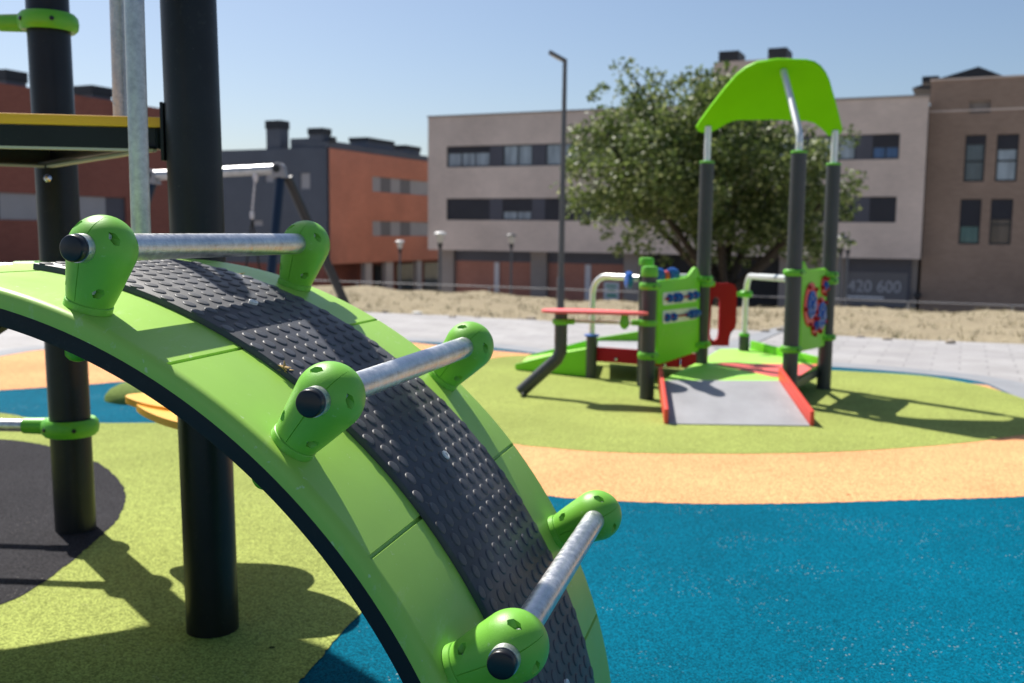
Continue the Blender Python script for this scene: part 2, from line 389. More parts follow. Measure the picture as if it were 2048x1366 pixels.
# ================================================================== ground
Uu = Vector((.911, -.413, 0)); Vv = Vector((.413, .911, 0))       # along / away from the street front
def uv_(x, y): return x * .911 - y * .413, x * .413 + y * .911
def hgt(x, y):
    u, v = uv_(x, y); 
    if v < 10.3: return -.035
    z = 0
    if v < 20.5: z = -.035 - .43 * ((v - 10.3) / 10.2) ** 1.2
    elif v < 27.5:
        t = (v - 20.5) / 7.0; t = t * t * (3 - 2 * t); z = -.465 - (3.3 - .465) * t
    else: z = -3.3
    if 10.3 < v < 24:
        k = min(1, (v - 10.3) / .6)
        z += k * (.035 * sin(u * 1.7 + 2 * sin(v * .9)) + .03 * sin(u * 4.1 + v * 3.3) + .02 * sin(u * 9.3 - v * 7.1) * sin(v * 5.0 + u) + .05 * sin(u * .45 + 1.0))
    return z
bm = bmesh.new()
us = [-400, -150, -80, -50] + [-36 + i * .35 for i in range(190)] + [40, 60, 90, 160, 400]
vs = [-60, -20, -5, 2, 6, 9, 9.8] + [10.3 + i * .22 for i in range(66)] + [25, 26, 27.5, 30, 40, 60, 100, 200, 900]
G = [[bm.verts.new((0, 0, 0)) for _ in us] for _ in vs]
for i, v in enumerate(vs):
    for j, u in enumerate(us):
        p = Uu * u + Vv * v; G[i][j].co = (p.x, p.y, hgt(p.x, p.y))
for i in range(len(vs) - 1):
    for j in range(len(us) - 1): bm.faces.new((G[i][j], G[i][j + 1], G[i + 1][j + 1], G[i + 1][j]))
tag(finish('terrain', bm, MT['dirt'], smooth=60), kind='structure')
def UV(u, v): 
    p = Uu * u + Vv * v; return (p.x, p.y)
def street(name, v0, v1, z, mat):
    sheet(name, [UV(-120, v0), UV(120, v0), UV(120, v1), UV(-120, v1)], z, mat)
street('road', 31, 41, -3.29, MT['asphalt'])
street('pavement', 41, 52, -3.2, MT['paving'])
street('pavement', 27.6, 31, -3.2, MT['paving'])
# paved path round the playground
far = [UV(u, 10.45 + .05 * sin(u * 2.1) + .04 * sin(u * 5.3)) for u in [i * .5 for i in range(-40, 41)]]
sheet('path', [UV(-20, -12), UV(20, -12)] + far[::-1], -.012, MT['paving'])
# kerb + rubber surface outline: pixel-traced far edge
edge = [(-420, 790), (-200, 745), (0, 714), (90, 700), (200, 693), (400, 684), (600, 681), (830, 684), (980, 696), (1100, 710), (1300, 720), (1500, 727), (1680, 736), (1850, 750), (1955, 764), (2010, 785), (2100, 830), (2250, 900)]
E2 = [ground(*p) for p in edge]
E2 = [(p.x, p.y) for p in smooth_open([Vector((p.x, p.y, 0)) for p in E2], 6)]
E2 = [(-9, -2.5), (-9, 3)] + [p for p in E2 if p[0] > -8.5] + [(4.5, -2.5)]
sheet('rubber_surface', E2, .004, MT['r_blue'])
bm = bmesh.new()                                                     # kerb strip 12 cm wide outside the edge
core = [p for p in E2[2:-1]]
prev = None
for i, p in enumerate(core):
    a = Vector((*core[max(i - 1, 0)], 0)); b = Vector((*core[min(i + 1, len(core) - 1)], 0)); t = (b - a).normalized(); n = Vector((-t.y, t.x, 0))
    q = Vector((*p, 0)) + n * .004; r_ = q + n * .26
    row = [bm.verts.new((q.x, q.y, -.05)), bm.verts.new((q.x, q.y, .006)), bm.verts.new((r_.x, r_.y, .006)), bm.verts.new((r_.x, r_.y, -.05))]
    if prev:
        for k in range(3): bm.faces.new((prev[k], prev[k + 1], row[k + 1], row[k]))
    prev = row
tag(finish('kerb', bm, MT['kerb']), kind='structure')
def zone(name, px, z, mat, n=8):
    pts = smooth_closed([Vector((*p, 0)) for p in px], n); out = []; rg = random.Random(len(px))
    for a, b in zip(pts, pts[1:] + pts[:1]):
        L = (b - a).length; k = max(1, min(60, int(L / .011))) if min(a.y, b.y) > 1.5 and a.y < 5 else 1
        for i in range(k):
            p = a.lerp(b, i / k); j = .0035 if k > 1 else 0
            out.append((p.x + rg.uniform(-j, j), p.y + rg.uniform(-j, j)))
    sheet(name, out, z, mat)
def gp(*px): return [(g.x, g.y) for g in (ground(*p) for p in px)]
# orange ring, far edge follows the kerb from the left to the slide, near edge swings through the foreground
orange_far = [p for p in E2[2:-1] if -7 < p[0] < .55]
orange_far = [(x - .0, y - .02) for x, y in orange_far if not (-.95 < x < -.25)]
near = gp((-300, 800), (0, 782), (170, 771), (275, 763), (420, 762), (600, 785), (780, 840), (940, 930), (1035, 978), (1090, 993), (1200, 1003), (1400, 1010), (1600, 1009), (1800, 1003), (1950, 999), (2048, 995), (2200, 980))
near_s = []; nr_ = smooth_open([Vector((*p, 0)) for p in near], 6); rg_ = random.Random(3)
for a, b in zip(nr_, nr_[1:]):
    k = max(1, min(60, int((b - a).length / .014)))
    near_s += [(a.lerp(b, i / k).x + rg_.uniform(-.004, .004), a.lerp(b, i / k).y + rg_.uniform(-.004, .004)) for i in range(k)]
near_s.append((nr_[-1].x, nr_[-1].y))
rightside = gp((2300, 930), (2150, 850), (2040, 800), (1975, 772), (1800, 752))
out = near_s + rightside + gp((1500, 738), (1300, 730), (1150, 722), (1085, 711)) + gp((960, 700)) + [p for p in orange_far[::-1] if p[0] < -.95]
sheet('orange_rubber_surface', out, .0054, MT['r_orange'])
zone('green_rubber_surface', gp((985, 718), (1080, 713), (1300, 728), (1500, 735), (1680, 743), (1830, 752), (1910, 763), (1990, 781), (2080, 815), (2090, 858), (1990, 880), (1866, 894), (1700, 905), (1500, 910), (1250, 908), (1100, 898), (1010, 885), (900, 840), (860, 790), (900, 745)), .0068, MT['r_green'])
zone('green_rubber_surface', gp((-250, 800), (0, 828), (60, 838), (190, 848), (350, 849), (560, 862), (700, 910), (770, 1010), (780, 1110), (735, 1212), (690, 1262), (640, 1322), (575, 1400), (450, 1600), (0, 1900)) + [(-2.5, 1.2), (-3.4, 2.2)], .0068, MT['r_green'])
zone('black_rubber_surface', gp((-150, 890), (0, 882), (105, 897), (190, 926), (238, 964), (251, 1003), (236, 1042), (195, 1083), (140, 1130), (65, 1184), (0, 1215), (-200, 1280), (-380, 1150)), .0082, MT['r_black'])
# darker slab across the paving behind the slide
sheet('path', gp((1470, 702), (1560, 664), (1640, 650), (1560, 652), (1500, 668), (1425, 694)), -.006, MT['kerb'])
# clods spilled along the edge of the soil
spots = [(1040, 625, .09), (1062, 622, .12), (1090, 628, .10), (1118, 631, .07), (905, 632, .07), (955, 633, .08), (860, 628, .06), (1000, 632, .05), (1180, 642, .06), (1200, 645, .07), (1530, 662, .07), (1560, 660, .08), (770, 622, .05), (835, 604, .09), (1300, 648, .06), (1720, 672, .07), (1775, 677, .06), (1900, 684, .09)]
where = ['largest brown clod of the heap', 'dark brown clod second in the heap', 'brown clod at the right of the heap', 'small clod right of the heap', 'clod behind the green arch connector', 'flat clod in front of the brick infill', 'clod left of the arch connector', 'tiny clod between two bigger ones', 'clod beside the tall lamp foot', 'clod just right of the tall lamp', 'clod seen beyond the curved handrail', 'clod right of the curved handrail', 'tiny clod nearest the swing', 'pale white stone on the dry soil', 'small clod behind the abacus panel', 'clod right of the canopy posts', 'small clod on the right stretch of soil edge', 'clod farthest right at the soil edge']
for (px, py, r), lab in zip(spots, where):
    g = ground(px, py)
    bm = bmesh.new(); bmesh.ops.create_icosphere(bm, subdivisions=2, radius=r * .62)
    sx, sy = random.uniform(.8, 1.6), random.uniform(.7, 1.1); ph = random.uniform(0, 9)
    for v in bm.verts:
        k = 1 + .22 * sin(v.co.x / r * 4 + ph) * sin(v.co.y / r * 5 + ph) + .12 * sin(v.co.z / r * 7)
        v.co = Vector((v.co.x * sx * k, v.co.y * sy * k, v.co.z * .6 * k)) + Vector((g.x, g.y, hgt(g.x, g.y) + .02 + r * .1))
    tag(finish('stone', bm, MT['lamp_white'] if 'white' in lab else MT['stone'], smooth=40), lab + ' at the paving edge' if 'edge' not in lab and 'soil' not in lab else lab, 'stone', 'clods and stones along the edge of the dry soil')

# dry grass stubble on the bank
rgg = random.Random(21); gv, gf = [], []
for _ in range(2600):
    u = rgg.uniform(-11, 16); v = 10.5 + 10.8 * rgg.random() ** 1.25; x, y = UV(u, v); z = hgt(x, y)
    for _b in range(rgg.randint(3, 6)):
        a = rgg.uniform(0, 6.28); h = rgg.uniform(.03, .085); wd = rgg.uniform(.004, .009); ox, oy = rgg.uniform(-.05, .05), rgg.uniform(-.05, .05); lx, ly = rgg.uniform(-.05, .05), rgg.uniform(-.05, .05); k = len(gv)
        gv += [(x + ox - cos(a) * wd, y + oy - sin(a) * wd, z - .01), (x + ox + cos(a) * wd, y + oy + sin(a) * wd, z - .01), (x + ox + lx, y + oy + ly, z + h)]; gf.append((k, k + 1, k + 2))
me = bpy.data.meshes.new('dry_grass'); me.from_pydata(gv, [], gf); me.materials.append(MT['straw']); tag(link(bpy.data.objects.new('dry_grass', me)), 'short dry straw coloured grass stubble on the bank behind the playground', 'grass', kind='stuff')

# ================================================================== climbing arch
SC = .88
AL = radians(14.7794); AA = Vector((cos(AL), -sin(AL), 0)); WW = Vector((sin(AL), cos(AL), 0))
ACX, AW0, ACZ, AR, AWD = -1.4447 * SC, 1.35 * SC, 1 + SC * (-.1997 - 1), 1.1236 * SC, .8432 * SC
def arc(phi, w, r):
    f = radians(phi); return AA * (ACX + r * sin(f)) + WW * (AW0 + w) + Vector((0, 0, ACZ + r * cos(f)))
arch = thing('climbing_arch', tuple(AA * ACX + WW * (AW0 + AWD / 2)), 'bright green curved climbing arch with black studded rubber track and galvanised crossbars', 'climbing arch')
def sweep(bm, prof, f0, f1, n):
    rows = []
    for i in range(n + 1):
        f = f0 + (f1 - f0) * i / n
        rows.append([bm.verts.new(arc(f, w_, r_)) for w_, r_ in prof])
    m = len(prof)
    for A, B in zip(rows, rows[1:]):
        for k in range(m): bm.faces.new((A[k], A[(k + 1) % m], B[(k + 1) % m], B[k]))
    bm.faces.new(rows[0][::-1]); bm.faces.new(rows[-1])
lip = [(-.010, AR - .027), (-.0115, AR - .016), (-.0105, AR - .009), (-.0075, AR - .0042), (-.004, AR - .0016), (0.0, AR - .0002), (.004, AR)]
mir = [(AWD - a, r) for a, r in lip[::-1]]
prof = lip + mir + [(AWD + .002, AR - .027), (AWD - .004, AR - .018), (.004, AR - .018), (-.002, AR - .027)]
G0, GD = 28.405, 22.439; HG = .16
cuts = [G0 + GD * k for k in range(-5, 3)]
rows_f = sorted([(f, 0) for f in [-89 + 1.5 * k for k in range(119)] if min(abs(f - c) for c in cuts) > .5] + [(c + d, dr) for c in cuts for d, dr in ((-.19, 0), (-.13, .0055), (.10, .0055), (.21, 0))])
bm = bmesh.new(); rows = []
for f, dr in rows_f:
    rows.append([bm.verts.new(arc(f, w_, r_ - (dr if (.003 < w_ < AWD - .003 and r_ > AR - .008) else 0))) for w_, r_ in prof])
for A, B in zip(rows, rows[1:]):
    for k in range(len(prof)): bm.faces.new((A[k], A[(k + 1) % len(prof)], B[(k + 1) % len(prof)], B[k]))
bm.faces.new(rows[0][::-1]); bm.faces.new(rows[-1])
finish('deck', bm, MT['panel_green'], arch, smooth=30)
for w0, w1 in ((-.0035, .034), (AWD - .034, AWD + .0035)):
    bm = bmesh.new(); sweep(bm, [(w0, AR - .0545), (w0 - .001, AR - .0515), (w0, AR - .0255), (w1, AR - .0255), (w1, AR - .0545)], -89, 88, 120)
    finish('side_beam', bm, MT['beam_dark'], arch, smooth=40)
# studded rubber
M0, M1 = .2233 * SC, .648 * SC; MTH = .0105
bm = bmesh.new()
sweep(bm, [(M0, AR + .0003), (M0 + .0005, AR + MTH - .0015), (M0 + .002, AR + MTH), (M1 - .002, AR + MTH), (M1 - .0005, AR + MTH - .0015), (M1, AR + .0003)], 5.2, 86, 84)
pit = .0388; rowd = 1.66; row = 0; f = 6.1
while f < 85:
    w_ = M0 + .012 + (pit / 2 if row % 2 else 0) - pit
    while w_ < M1 + .012:
        if M0 - .006 < w_ < M1 + .006:
            rs = .0113; n = 20; rings = []
            for rr, hh in ((rs * 1.03, -.0004), (rs * .99, .0008), (rs * .94, .0015), (rs * .87, .0020), (rs * .76, .0022)):
                rg = []
                for k in range(n):
                    a = 2 * pi * k / n; wx = min(max(w_ + rr * cos(a), M0 + .0012), M1 - .0012)
                    rg.append(bm.verts.new(arc(f + math.degrees(rr * sin(a) / AR), wx, AR + MTH + hh)))
                rings.append(rg)
            for A, B in zip(rings, rings[1:]):
                for k in range(n): bm.faces.new((A[k], A[(k + 1) % n], B[(k + 1) % n], B[k]))
            bm.faces.new(rings[-1])
        w_ += pit
    f += rowd; row += 1
mat_o = finish('rubber_mat', bm, MT['mat_black'], arch, smooth=62)
for f in (22.4, 47.6, 72.8):
    bm = bmesh.new(); c = arc(f, .445 * SC, AR + MTH); nrm = (arc(f, .445 * SC, AR + .1) - c).normalized()
    lathe(bm, c, nrm, [(.0085, -.002), (.0085, .0042), (.0072, .0052), (.0045, .0052), (.004, .0022), (0, .002)], 20)
    finish('screw', bm, MT['lamp_white'], mat_o, smooth=35)
# connector bulbs: two half shells clamped round the crossbar
def bulb_mesh():
    az = sorted([2 * pi * i / 72 for i in range(72)] + [pi / 2 + s for s in (-.022, .022)] + [1.5 * pi + s for s in (-.022, .022)])
    pr = [(.0345, 0), (.0345, .0095), (.0335, .0105), (.0322, .0108), (.0322, .0122), (.0338, .0126)]
    for i in range(15): 
        t = i / 14; pr.append((.0340 + .0135 * (t ** .92), .0145 + .066 * t))
    zc = .0905
    for i in range(1, 14):
        a = -.22 + (pi / 2 + .22) * i / 14; pr.append((.0487 * cos(a), zc + .0487 * sin(a)))
    pr.append((0, zc + .0487))
    bm = bmesh.new(); rings = []
    for r, h in pr:
        if r < 1e-6: rings.append([bm.verts.new((0, 0, h))]); continue
        rg = []
        for a in az:
            rr = r
            if h > .013 and (abs(a - pi / 2) < .002 or abs(a - 1.5 * pi) < .002): rr = r - .0016
            rg.append(bm.verts.new((rr * cos(a), rr * sin(a) * .97, h)))
        rings.append(rg)
    n = len(az)
    for A, B in zip(rings, rings[1:]):
        for i in range(n):
            j = (i + 1) % n
            if len(B) == 1: bm.faces.new((A[i], A[j], B[0]))
            else: bm.faces.new((A[i], A[j], B[j], B[i]))
    bm.faces.new(rings[0][::-1]); bmesh.ops.recalc_face_normals(bm, faces=bm.faces[:])
    me = bpy.data.meshes.new('tmp'); bm.to_mesh(me); bm.free(); o = bpy.data.objects.new('tmp', me); COL.objects.link(o)
    bm = bmesh.new()
    for y in (-.0245, .0245):
        for z in (.034, .116):
            for sx in (-1, 1):
                x0 = .016 if z < .08 else .019
                # an elongated counterbore: hexagonal slot
                pts = [(sx * x0, y + .0062 * cos(a) * 1.0, z + .0085 * sin(a)) for a in [pi * k / 3 for k in range(6)]]
                prism(bm, pts, (sx * .09, 0, 0))
    bmesh.ops.recalc_face_normals(bm, faces=bm.faces[:])
    mc = bpy.data.meshes.new('tmpc'); bm.to_mesh(mc); bm.free(); oc = bpy.data.objects.new('tmpc', mc); COL.objects.link(oc)
    md = o.modifiers.new('b', 'BOOLEAN'); md.operation = 'DIFFERENCE'; md.object = oc; md.solver = 'EXACT'
    dg = bpy.context.evaluated_depsgraph_get(); me2 = bpy.data.meshes.new_from_object(o.evaluated_get(dg)); me2.name = 'connector_bulb'
    for q in (o, oc): bpy.data.objects.remove(q)
    me2.materials.clear(); me2.materials.append(MT['bulb_green'])
    for p in me2.polygons: p.use_smooth = True
    me2.set_sharp_from_angle(angle=radians(32)); return me2
BULB = bulb_mesh()
def bolt_mesh(y, z, sx):
    bm = bmesh.new(); x0 = .015 if z < .08 else .018
    lathe(bm, (sx * x0, y, z), (sx, 0, 0), [(.0052, 0), (.0052, .0040), (.0042, .0058), (.0022, .0060), (.0020, .0036), (0, .0036)], 14)
    bmesh.ops.recalc_face_normals(bm, faces=bm.faces[:])
    me = bpy.data.meshes.new('bolt'); bm.to_mesh(me); bm.free(); me.materials.append(MT['bolt_zinc']); return me
BOLTS = [bolt_mesh(y, z, sx) for y in (-.0245, .0245) for z in (.034, .116) for sx in (-1, 1)]
def frame_at(phi, w):
    f = radians(phi); zr = AA * sin(f) + Vector((0, 0, cos(f))); xt = AA * cos(f) - Vector((0, 0, sin(f)))
    M = Matrix.Identity(4); yv = zr.cross(xt); p = arc(phi, w, AR)
    for i, v in enumerate((xt, yv, zr)):
        for k in range(3): M[k][i] = v[k]
    M.translation = p; return M
BW = (.0482 * SC, .773 * SC); BAR_R = .0203
for phi in (18.413, 39.822, 61.925):
    for w_ in BW:
        b = bpy.data.objects.new('connector_bulb', BULB); COL.objects.link(b); b.parent = arch
        b.matrix_parent_inverse = Matrix.Translation(-arch.location); b.matrix_basis = frame_at(phi, w_)
        for me in BOLTS:
            o = bpy.data.objects.new('bolt', me); COL.objects.link(o); o.parent = b
        bm = bmesh.new(); c = arc(phi, w_, AR - .042); d = (c - arc(phi, w_, AR)).normalized()
        lathe(bm, c, d, [(.0165, 0), (.0165, .027), (.0145, .034), (.009, .038), (0, .0385)], 24)
        finish('under_cap', bm, MT['clamp_green'], arch, smooth=40)
    hb = .0925
    c0 = arc(phi, BW[0] - .056, AR + hb); c1 = arc(phi, BW[1] + .056, AR + hb)
    bm = bmesh.new(); cyl(bm, c0, c1, BAR_R, n=40)
    bar = finish('crossbar', bm, MT['galva'], arch, smooth=40)
    for c, d in ((c0, (c0 - c1).normalized()), (c1, (c1 - c0).normalized())):
        bm = bmesh.new(); lathe(bm, c, d, [(.0188, .0002), (.0192, .009), (.0180, .0118), (.0165, .0126), (0, .0130)], 32)
        finish('end_plug', bm, MT['cap_black'], bar, smooth=50)
# grab pole rising from the far edge of the deck
wp = AWD - .055
def projx(P): v = P - EYE; return 1024 + PX * v.dot(RIGHT) / v.dot(FWD)
lo, hi = -30., 30.
for _ in range(40):
    mid = (lo + hi) / 2
    if projx(arc(mid, wp, AR)) < 284: lo = mid
    else: hi = mid
foot = arc(mid, wp, AR)
tp_ = Vector((aty(240, 110, 2.62).x, 2.62, 1.62)); kz = Vector((foot.x, foot.y, 1.60))
bm = bmesh.new(); tube(bm, [foot - Vector((0, 0, .004)), foot + Vector((0, 0, .25)), Vector((foot.x, foot.y, 1.46))] + [Vector((foot.x, foot.y, 1.50)).lerp(kz, t).lerp(kz.lerp(tp_, .35), t) for t in [k / 10 for k in range(11)]] + [kz.lerp(tp_, .6), tp_], .0203, 28)
pole = finish('grab_pole', bm, MT['galva_dull'], arch, smooth=40)
bm = bmesh.new(); lathe(bm, foot - Vector((0, 0, .004)), (0, 0, 1), [(.030, 0), (.030, .014), (.024, .02), (.0205, .021)], 28)
finish('pole_collar', bm, MT['clamp_green'], pole, smooth=40)
# dry leaf and seed husk lying on the arch
def leaf_bits(name, phi, w_, r, lab, n, cat):
    bm = bmesh.new()
    for i in range(n):
        a = random.uniform(0, 6.28); L = random.uniform(.006, .011)
        c = arc(phi + random.uniform(-.25, .25), w_ + random.uniform(-.004, .004), r + .002 + .001 * i); m = frame_at(phi, w_).to_3x3()
        x = m @ Vector((cos(a), sin(a), .25)); y = m @ Vector((-sin(a), cos(a), .1)); z = m @ Vector((0, 0, 1))
        prism(bm, [c - x * L, c - x * L * .2 + y * L * .38, c + x * L + z * .002, c - x * L * .1 - y * L * .36], z * .0009)
    tag(finish(name, bm, MT['dead_leaf']), lab, cat)
leaf_bits('dry_leaf', 32.9, M0 + .003, AR + .004, 'small crumpled dry leaf caught at the edge of the studded black rubber', 9, 'leaf')
leaf_bits('seed_husk', 14.2, M1 + .02, AR, 'little brown dried husk lying on the green deck near its top', 6, 'husk')

# ================================================================== play tower
tower = thing('play_tower', (-1.2, 2.8, 0), 'tall play tower with thick black posts, yellow platform and green post clamps', 'play tower')
PM = Vector((*ground(426, 1262).xy, 0)); PL = Vector((*ground(152, 1062).xy, 0))
for p, h in ((PM, 2.75), (PL, 2.75)):
    bm = bmesh.new(); lathe(bm, p, (-.0150, 0, 1), [(.0632, -.05), (.0632, h - .02), (.058, h), (0, h + .004)], 48)
    finish('post', bm, MT['post_black'], tower, smooth=40)
def clamp(parent, p, z, r, dirv, mat, hh=.026, t=.019, arm=.075, armr=.024, n=40, bolts=True):
    """moulded ring clamp with a socket pointing along dirv"""
    bm = bmesh.new(); d = Vector(dirv).normalized()
    pr = [(r - .004, -hh * .8), (r + t * .55, -hh * .95), (r + t * .9, -hh * .6), (r + t, 0), (r + t * .9, hh * .6), (r + t * .55, hh * .95), (r - .004, hh * .8)]
    lathe(bm, (p.x, p.y, z), (0, 0, 1), pr, n)
    if arm:
        a = Vector((p.x, p.y, z)) + d * (r + t * .2); cyl(bm, a, a + d * arm, armr * 1.08, armr, n=20)
    o = finish('clamp', bm, mat, parent, smooth=40)
    if bolts:
        side = Vector((-d.y, d.x, 0))
        for s_ in (-.55, .55):
            q = (d * s_ + side * (-1 if side.y > 0 else 1) * .83).normalized() if abs(d.y) < .9 else (side * s_ * 1.5 + Vector((0, -1, 0))).normalized()
            bm = bmesh.new(); c = Vector((p.x, p.y, z)) + q * (r + t * .93); lathe(bm, c, q, [(.007, 0), (.007, .004), (.004, .005), (0, .005)], 10)
            finish('clamp_bolt', bm, MT['cap_black'], o, smooth=40)
    return o
toL = Vector((-1, .05, 0)).normalized()
for z, rr in ((aty(140, 853, PL.y).z, .0205), (.86, .0205), (aty(95, 46, PL.y).z, .0205)):
    clamp(tower, PL + Vector((-.015 * z, 0, 0)), z, .0632, toL, MT['clamp_green'], hh=.029, t=.026, arm=.085, armr=.026)
    c = Vector((PL.x - .015 * z, PL.y, z))
    pts = smooth_open([c + toL * .12, c + toL * .5, c + toL * .9 + Vector((0, -.06, 0)), c + toL * 1.3 + Vector((0, -.25, 0))], 6)
    bm = bmesh.new(); tube(bm, pts, rr, 20); finish('guard_rail', bm, MT['galva'], tower, smooth=40)
# platform
zb, zt = 1.186, 1.236
poly = [PM + Vector((-.093, .02, 0)), PL + Vector((.0, -.05, 0)), Vector((-2.15, 2.78, 0)), Vector((-1.80, 2.25, 0))]
inner = None
c0 = sum(poly, Vector()) / 4
bm = bmesh.new(); prism(bm, [p + Vector((0, 0, zt)) for p in poly], (0, 0, .024), bev=.003); finish('platform_board', bm, MT['yellow'], tower, smooth=30)
bm = bmesh.new()
for a, b in zip(poly, poly[1:] + poly[:1]):
    d = (b - a).normalized(); n = Vector((-d.y, d.x, 0))
    if n.dot(c0 - a) < 0: n = -n
    o_ = a + n * .010 + d * .006
    L = (b - a).length - .012
    box(bm, o_ + Vector((0, 0, zb)), d * L, n * .006, (0, 0, zt - zb - .001))
    box(bm, o_ + n * .0065 + d * .01 + Vector((0, 0, zb)), d * (L - .02), n * .045, (0, 0, .006))
finish('platform_frame', bm, MT['beam_dark'], tower)
bm = bmesh.new()
for a, b in zip(poly, poly[1:] + poly[:1]):
    d = (b - a).normalized(); n = Vector((-d.y, d.x, 0))
    if n.dot(c0 - a) < 0: n = -n
    box(bm, a + n * .010 + d * .03 + Vector((0, 0, zb - .006)), d * ((b - a).length - .06), n * .022, (0, 0, .0055))
finish('platform_edge_strip', bm, MT['pillar_pale'], tower)
# bracket plate on the main post + bolt on the far post
bm = bmesh.new(); box(bm, PM + Vector((-.087, -.03, 1.155)), (.008, 0, 0), (0, .05, 0), (0, 0, .135), bev=.002); finish('bracket', bm, MT['beam_dark'], tower, smooth=30)
bm = bmesh.new(); q = aty(97, 357, PL.y - .066); lathe(bm, q, (0, -1, .1), [(.012, 0), (.012, .005), (.008, .009), (.005, .016), (0, .017)], 14); finish('bolt', bm, MT['steel'], tower, smooth=40)
pp = aty(240, 110, 2.62); bm = bmesh.new(); cyl(bm, (pp.x, pp.y, zt + .02), (pp.x, pp.y, 1.70), .0215, n=28)
finish('grab_pole', bm, MT['galva_dull'], tower, smooth=40)

# ================================================================== rubber hump and spinner on the blue band
g = ground(298, 797); bm = bmesh.new()
lathe(bm, (g.x, g.y, .0), (0, 0, 1), [(.245, 0), (.24, .03), (.215, .06), (.17, .085), (.11, .102), (.05, .108), (0, .109)], 48)
tag(finish('play_hump', bm, MT['dome_green'], smooth=40), 'low olive green rubber hump rising from the blue rubber floor', 'hump')
for cx_, cy_, z_, ra, rb0, ang in ((-1.0, 3.025, .455, .225, .135, -.36), (-.885, 2.845, .446, .32, .13, -.62)):
    o2 = [Vector((cx_ + ra * cos(t) * cos(ang) - rb_ * sin(t) * sin(ang), cy_ + ra * cos(t) * sin(ang) + rb_ * sin(t) * cos(ang), z_)) for t, rb_ in [(2 * pi * k / 48, rb0 * (1 + .42 * cos(2 * pi * k / 48))) for k in range(48)]]
    bm = bmesh.new(); prism(bm, o2, (0, 0, .021), bev=.006, seg=3); st = finish('step_plate', bm, MT['yellow'], tower, smooth=50)
    bm = bmesh.new(); c = Vector((cx_, cy_, z_ - .02)); cyl(bm, c, Vector((PM.x, PM.y, z_ - .02)).lerp(c, .16), .016, n=14); finish('step_bracket', bm, MT['yellow'], st, smooth=40)
# unseen sheet added over the tower, outlined to shade the main post foot
zr_ = 2.62; k_ = zr_ / S.z
rp_ = [Vector((*ground(*q).xy, 0)) + S * k_ for q in ((282, 1256), (470, 1262), (545, 1262), (655, 1300), (760, 1366), (860, 1425), (500, 1432), (60, 1430), (30, 1366))]
bm = bmesh.new(); prism(bm, [Vector((p.x, p.y, zr_)) for p in rp_], (0, 0, .02)); finish('shade_sheet', bm, MT['yellow'], tower)

# ================================================================== toddler play unit
unit = thing('toddler_play_unit', (1.3, 6.3, 0), 'low toddler play unit with grey ramp, green game panels and curved green canopy', 'play unit')
def gnd(px, py): return Vector((*ground(px, py).xy, 0))
P1, P0, P2, P3, P4 = gnd(1293, 800), gnd(1287, 772), gnd(1400, 773), gnd(1577, 811), gnd(1647, 779)
S1, S2, QC = gnd(1182, 757), gnd(1486, 744), gnd(1357, 771)
RP = .0445
def post(p, top, r, capm=None, caph=0.0, mat='post_grey', capr=1.0, name='post'):
    bm = bmesh.new(); lathe(bm, p, (0, 0, 1), [(r, -.03), (r, top), (0, top)], 32)
    o = finish(name, bm, MT[mat], unit, smooth=40)
    if capm:
        bm = bmesh.new(); R_ = r * capr
        lathe(bm, p + Vector((0, 0, top)), (0, 0, 1), [(R_, .0005), (R_ * 1.02, .004), (R_, caph * .75), (R_ * .9, caph * .95), (R_ * .6, caph), (0, caph)], 32)
        finish('post_cap', bm, MT[capm], o, smooth=40)
    return o
def z_at(px, py, p): return aty(px, py, p.y).z
post(P1, z_at(1291, 553, P1), RP, 'clamp_green', z_at(1291, 532, P1) - z_at(1291, 553, P1), capr=1.12)
post(P0, z_at(1287, 531, P0), RP, 'clamp_green', z_at(1287, 515, P0) - z_at(1287, 531, P0), capr=1.08)
for p, px, py in ((P2, 1409, 327), (P3, 1592, 307), (P4, 1663, 331)):
    post(p, z_at(px, py, p), RP, 'clamp_green', .016, capr=1.04)
post(S1, z_at(1183, 672, S1), .037, 'blue_plastic', .012, capr=1.38)
post(S2, z_at(1486, 672, S2), .037, 'clamp_green', .022, capr=1.03)
# decks
zd = z_at(1648, 731, P4)
def dk(px, py, z=None): 
    q = ground(px, py, zd if z is None else z); return Vector((q.x, q.y, zd if z is None else z))
dpoly = [dk(1322, 761), dk(1562, 762), dk(1640, 729), dk(1505, 697), dk(1440, 698), dk(1400, 722)]
bm = bmesh.new(); prism(bm, dpoly, (0, 0, -.02)); finish('deck', bm, MT['deck_green'], unit)
bm = bmesh.new(); prism(bm, [p + Vector((0, 0, .0035)) for p in (dk(1425, 727), dk(1500, 744), dk(1545, 754), dk(1594, 756), dk(1637, 729))], (0, 0, -.003)); finish('deck_inlay', bm, MT['deck_red'], unit)
def board(a, b, z0a, z1a, z0b, z1b, t, mat, name, bev=.003, parent=None):
    d = (b - a); d.z = 0; d.normalize(); n = Vector((-d.y, d.x, 0)) * t
    bm = bmesh.new(); A = Vector((a.x, a.y, 0)); B = Vector((b.x, b.y, 0)); Z = lambda z: Vector((0, 0, z))
    prism(bm, [A + Z(z0a), B + Z(z0b), B + Z(z1b), A + Z(z1a)], n, bev=bev)
    return finish(name, bm, MT[mat], parent or unit, smooth=30)
board(dpoly[1] + Vector((.06, .03, 0)), dpoly[2] - Vector((.01, .03, 0)), zd - .072, zd - .021, zd - .072, zd - .021, .03, 'post_grey', 'deck_beam')
board(dk(1500, 699), dk(1640, 731), zd, zd + .065, zd, zd + .05, .02, 'unit_green', 'kick_board')
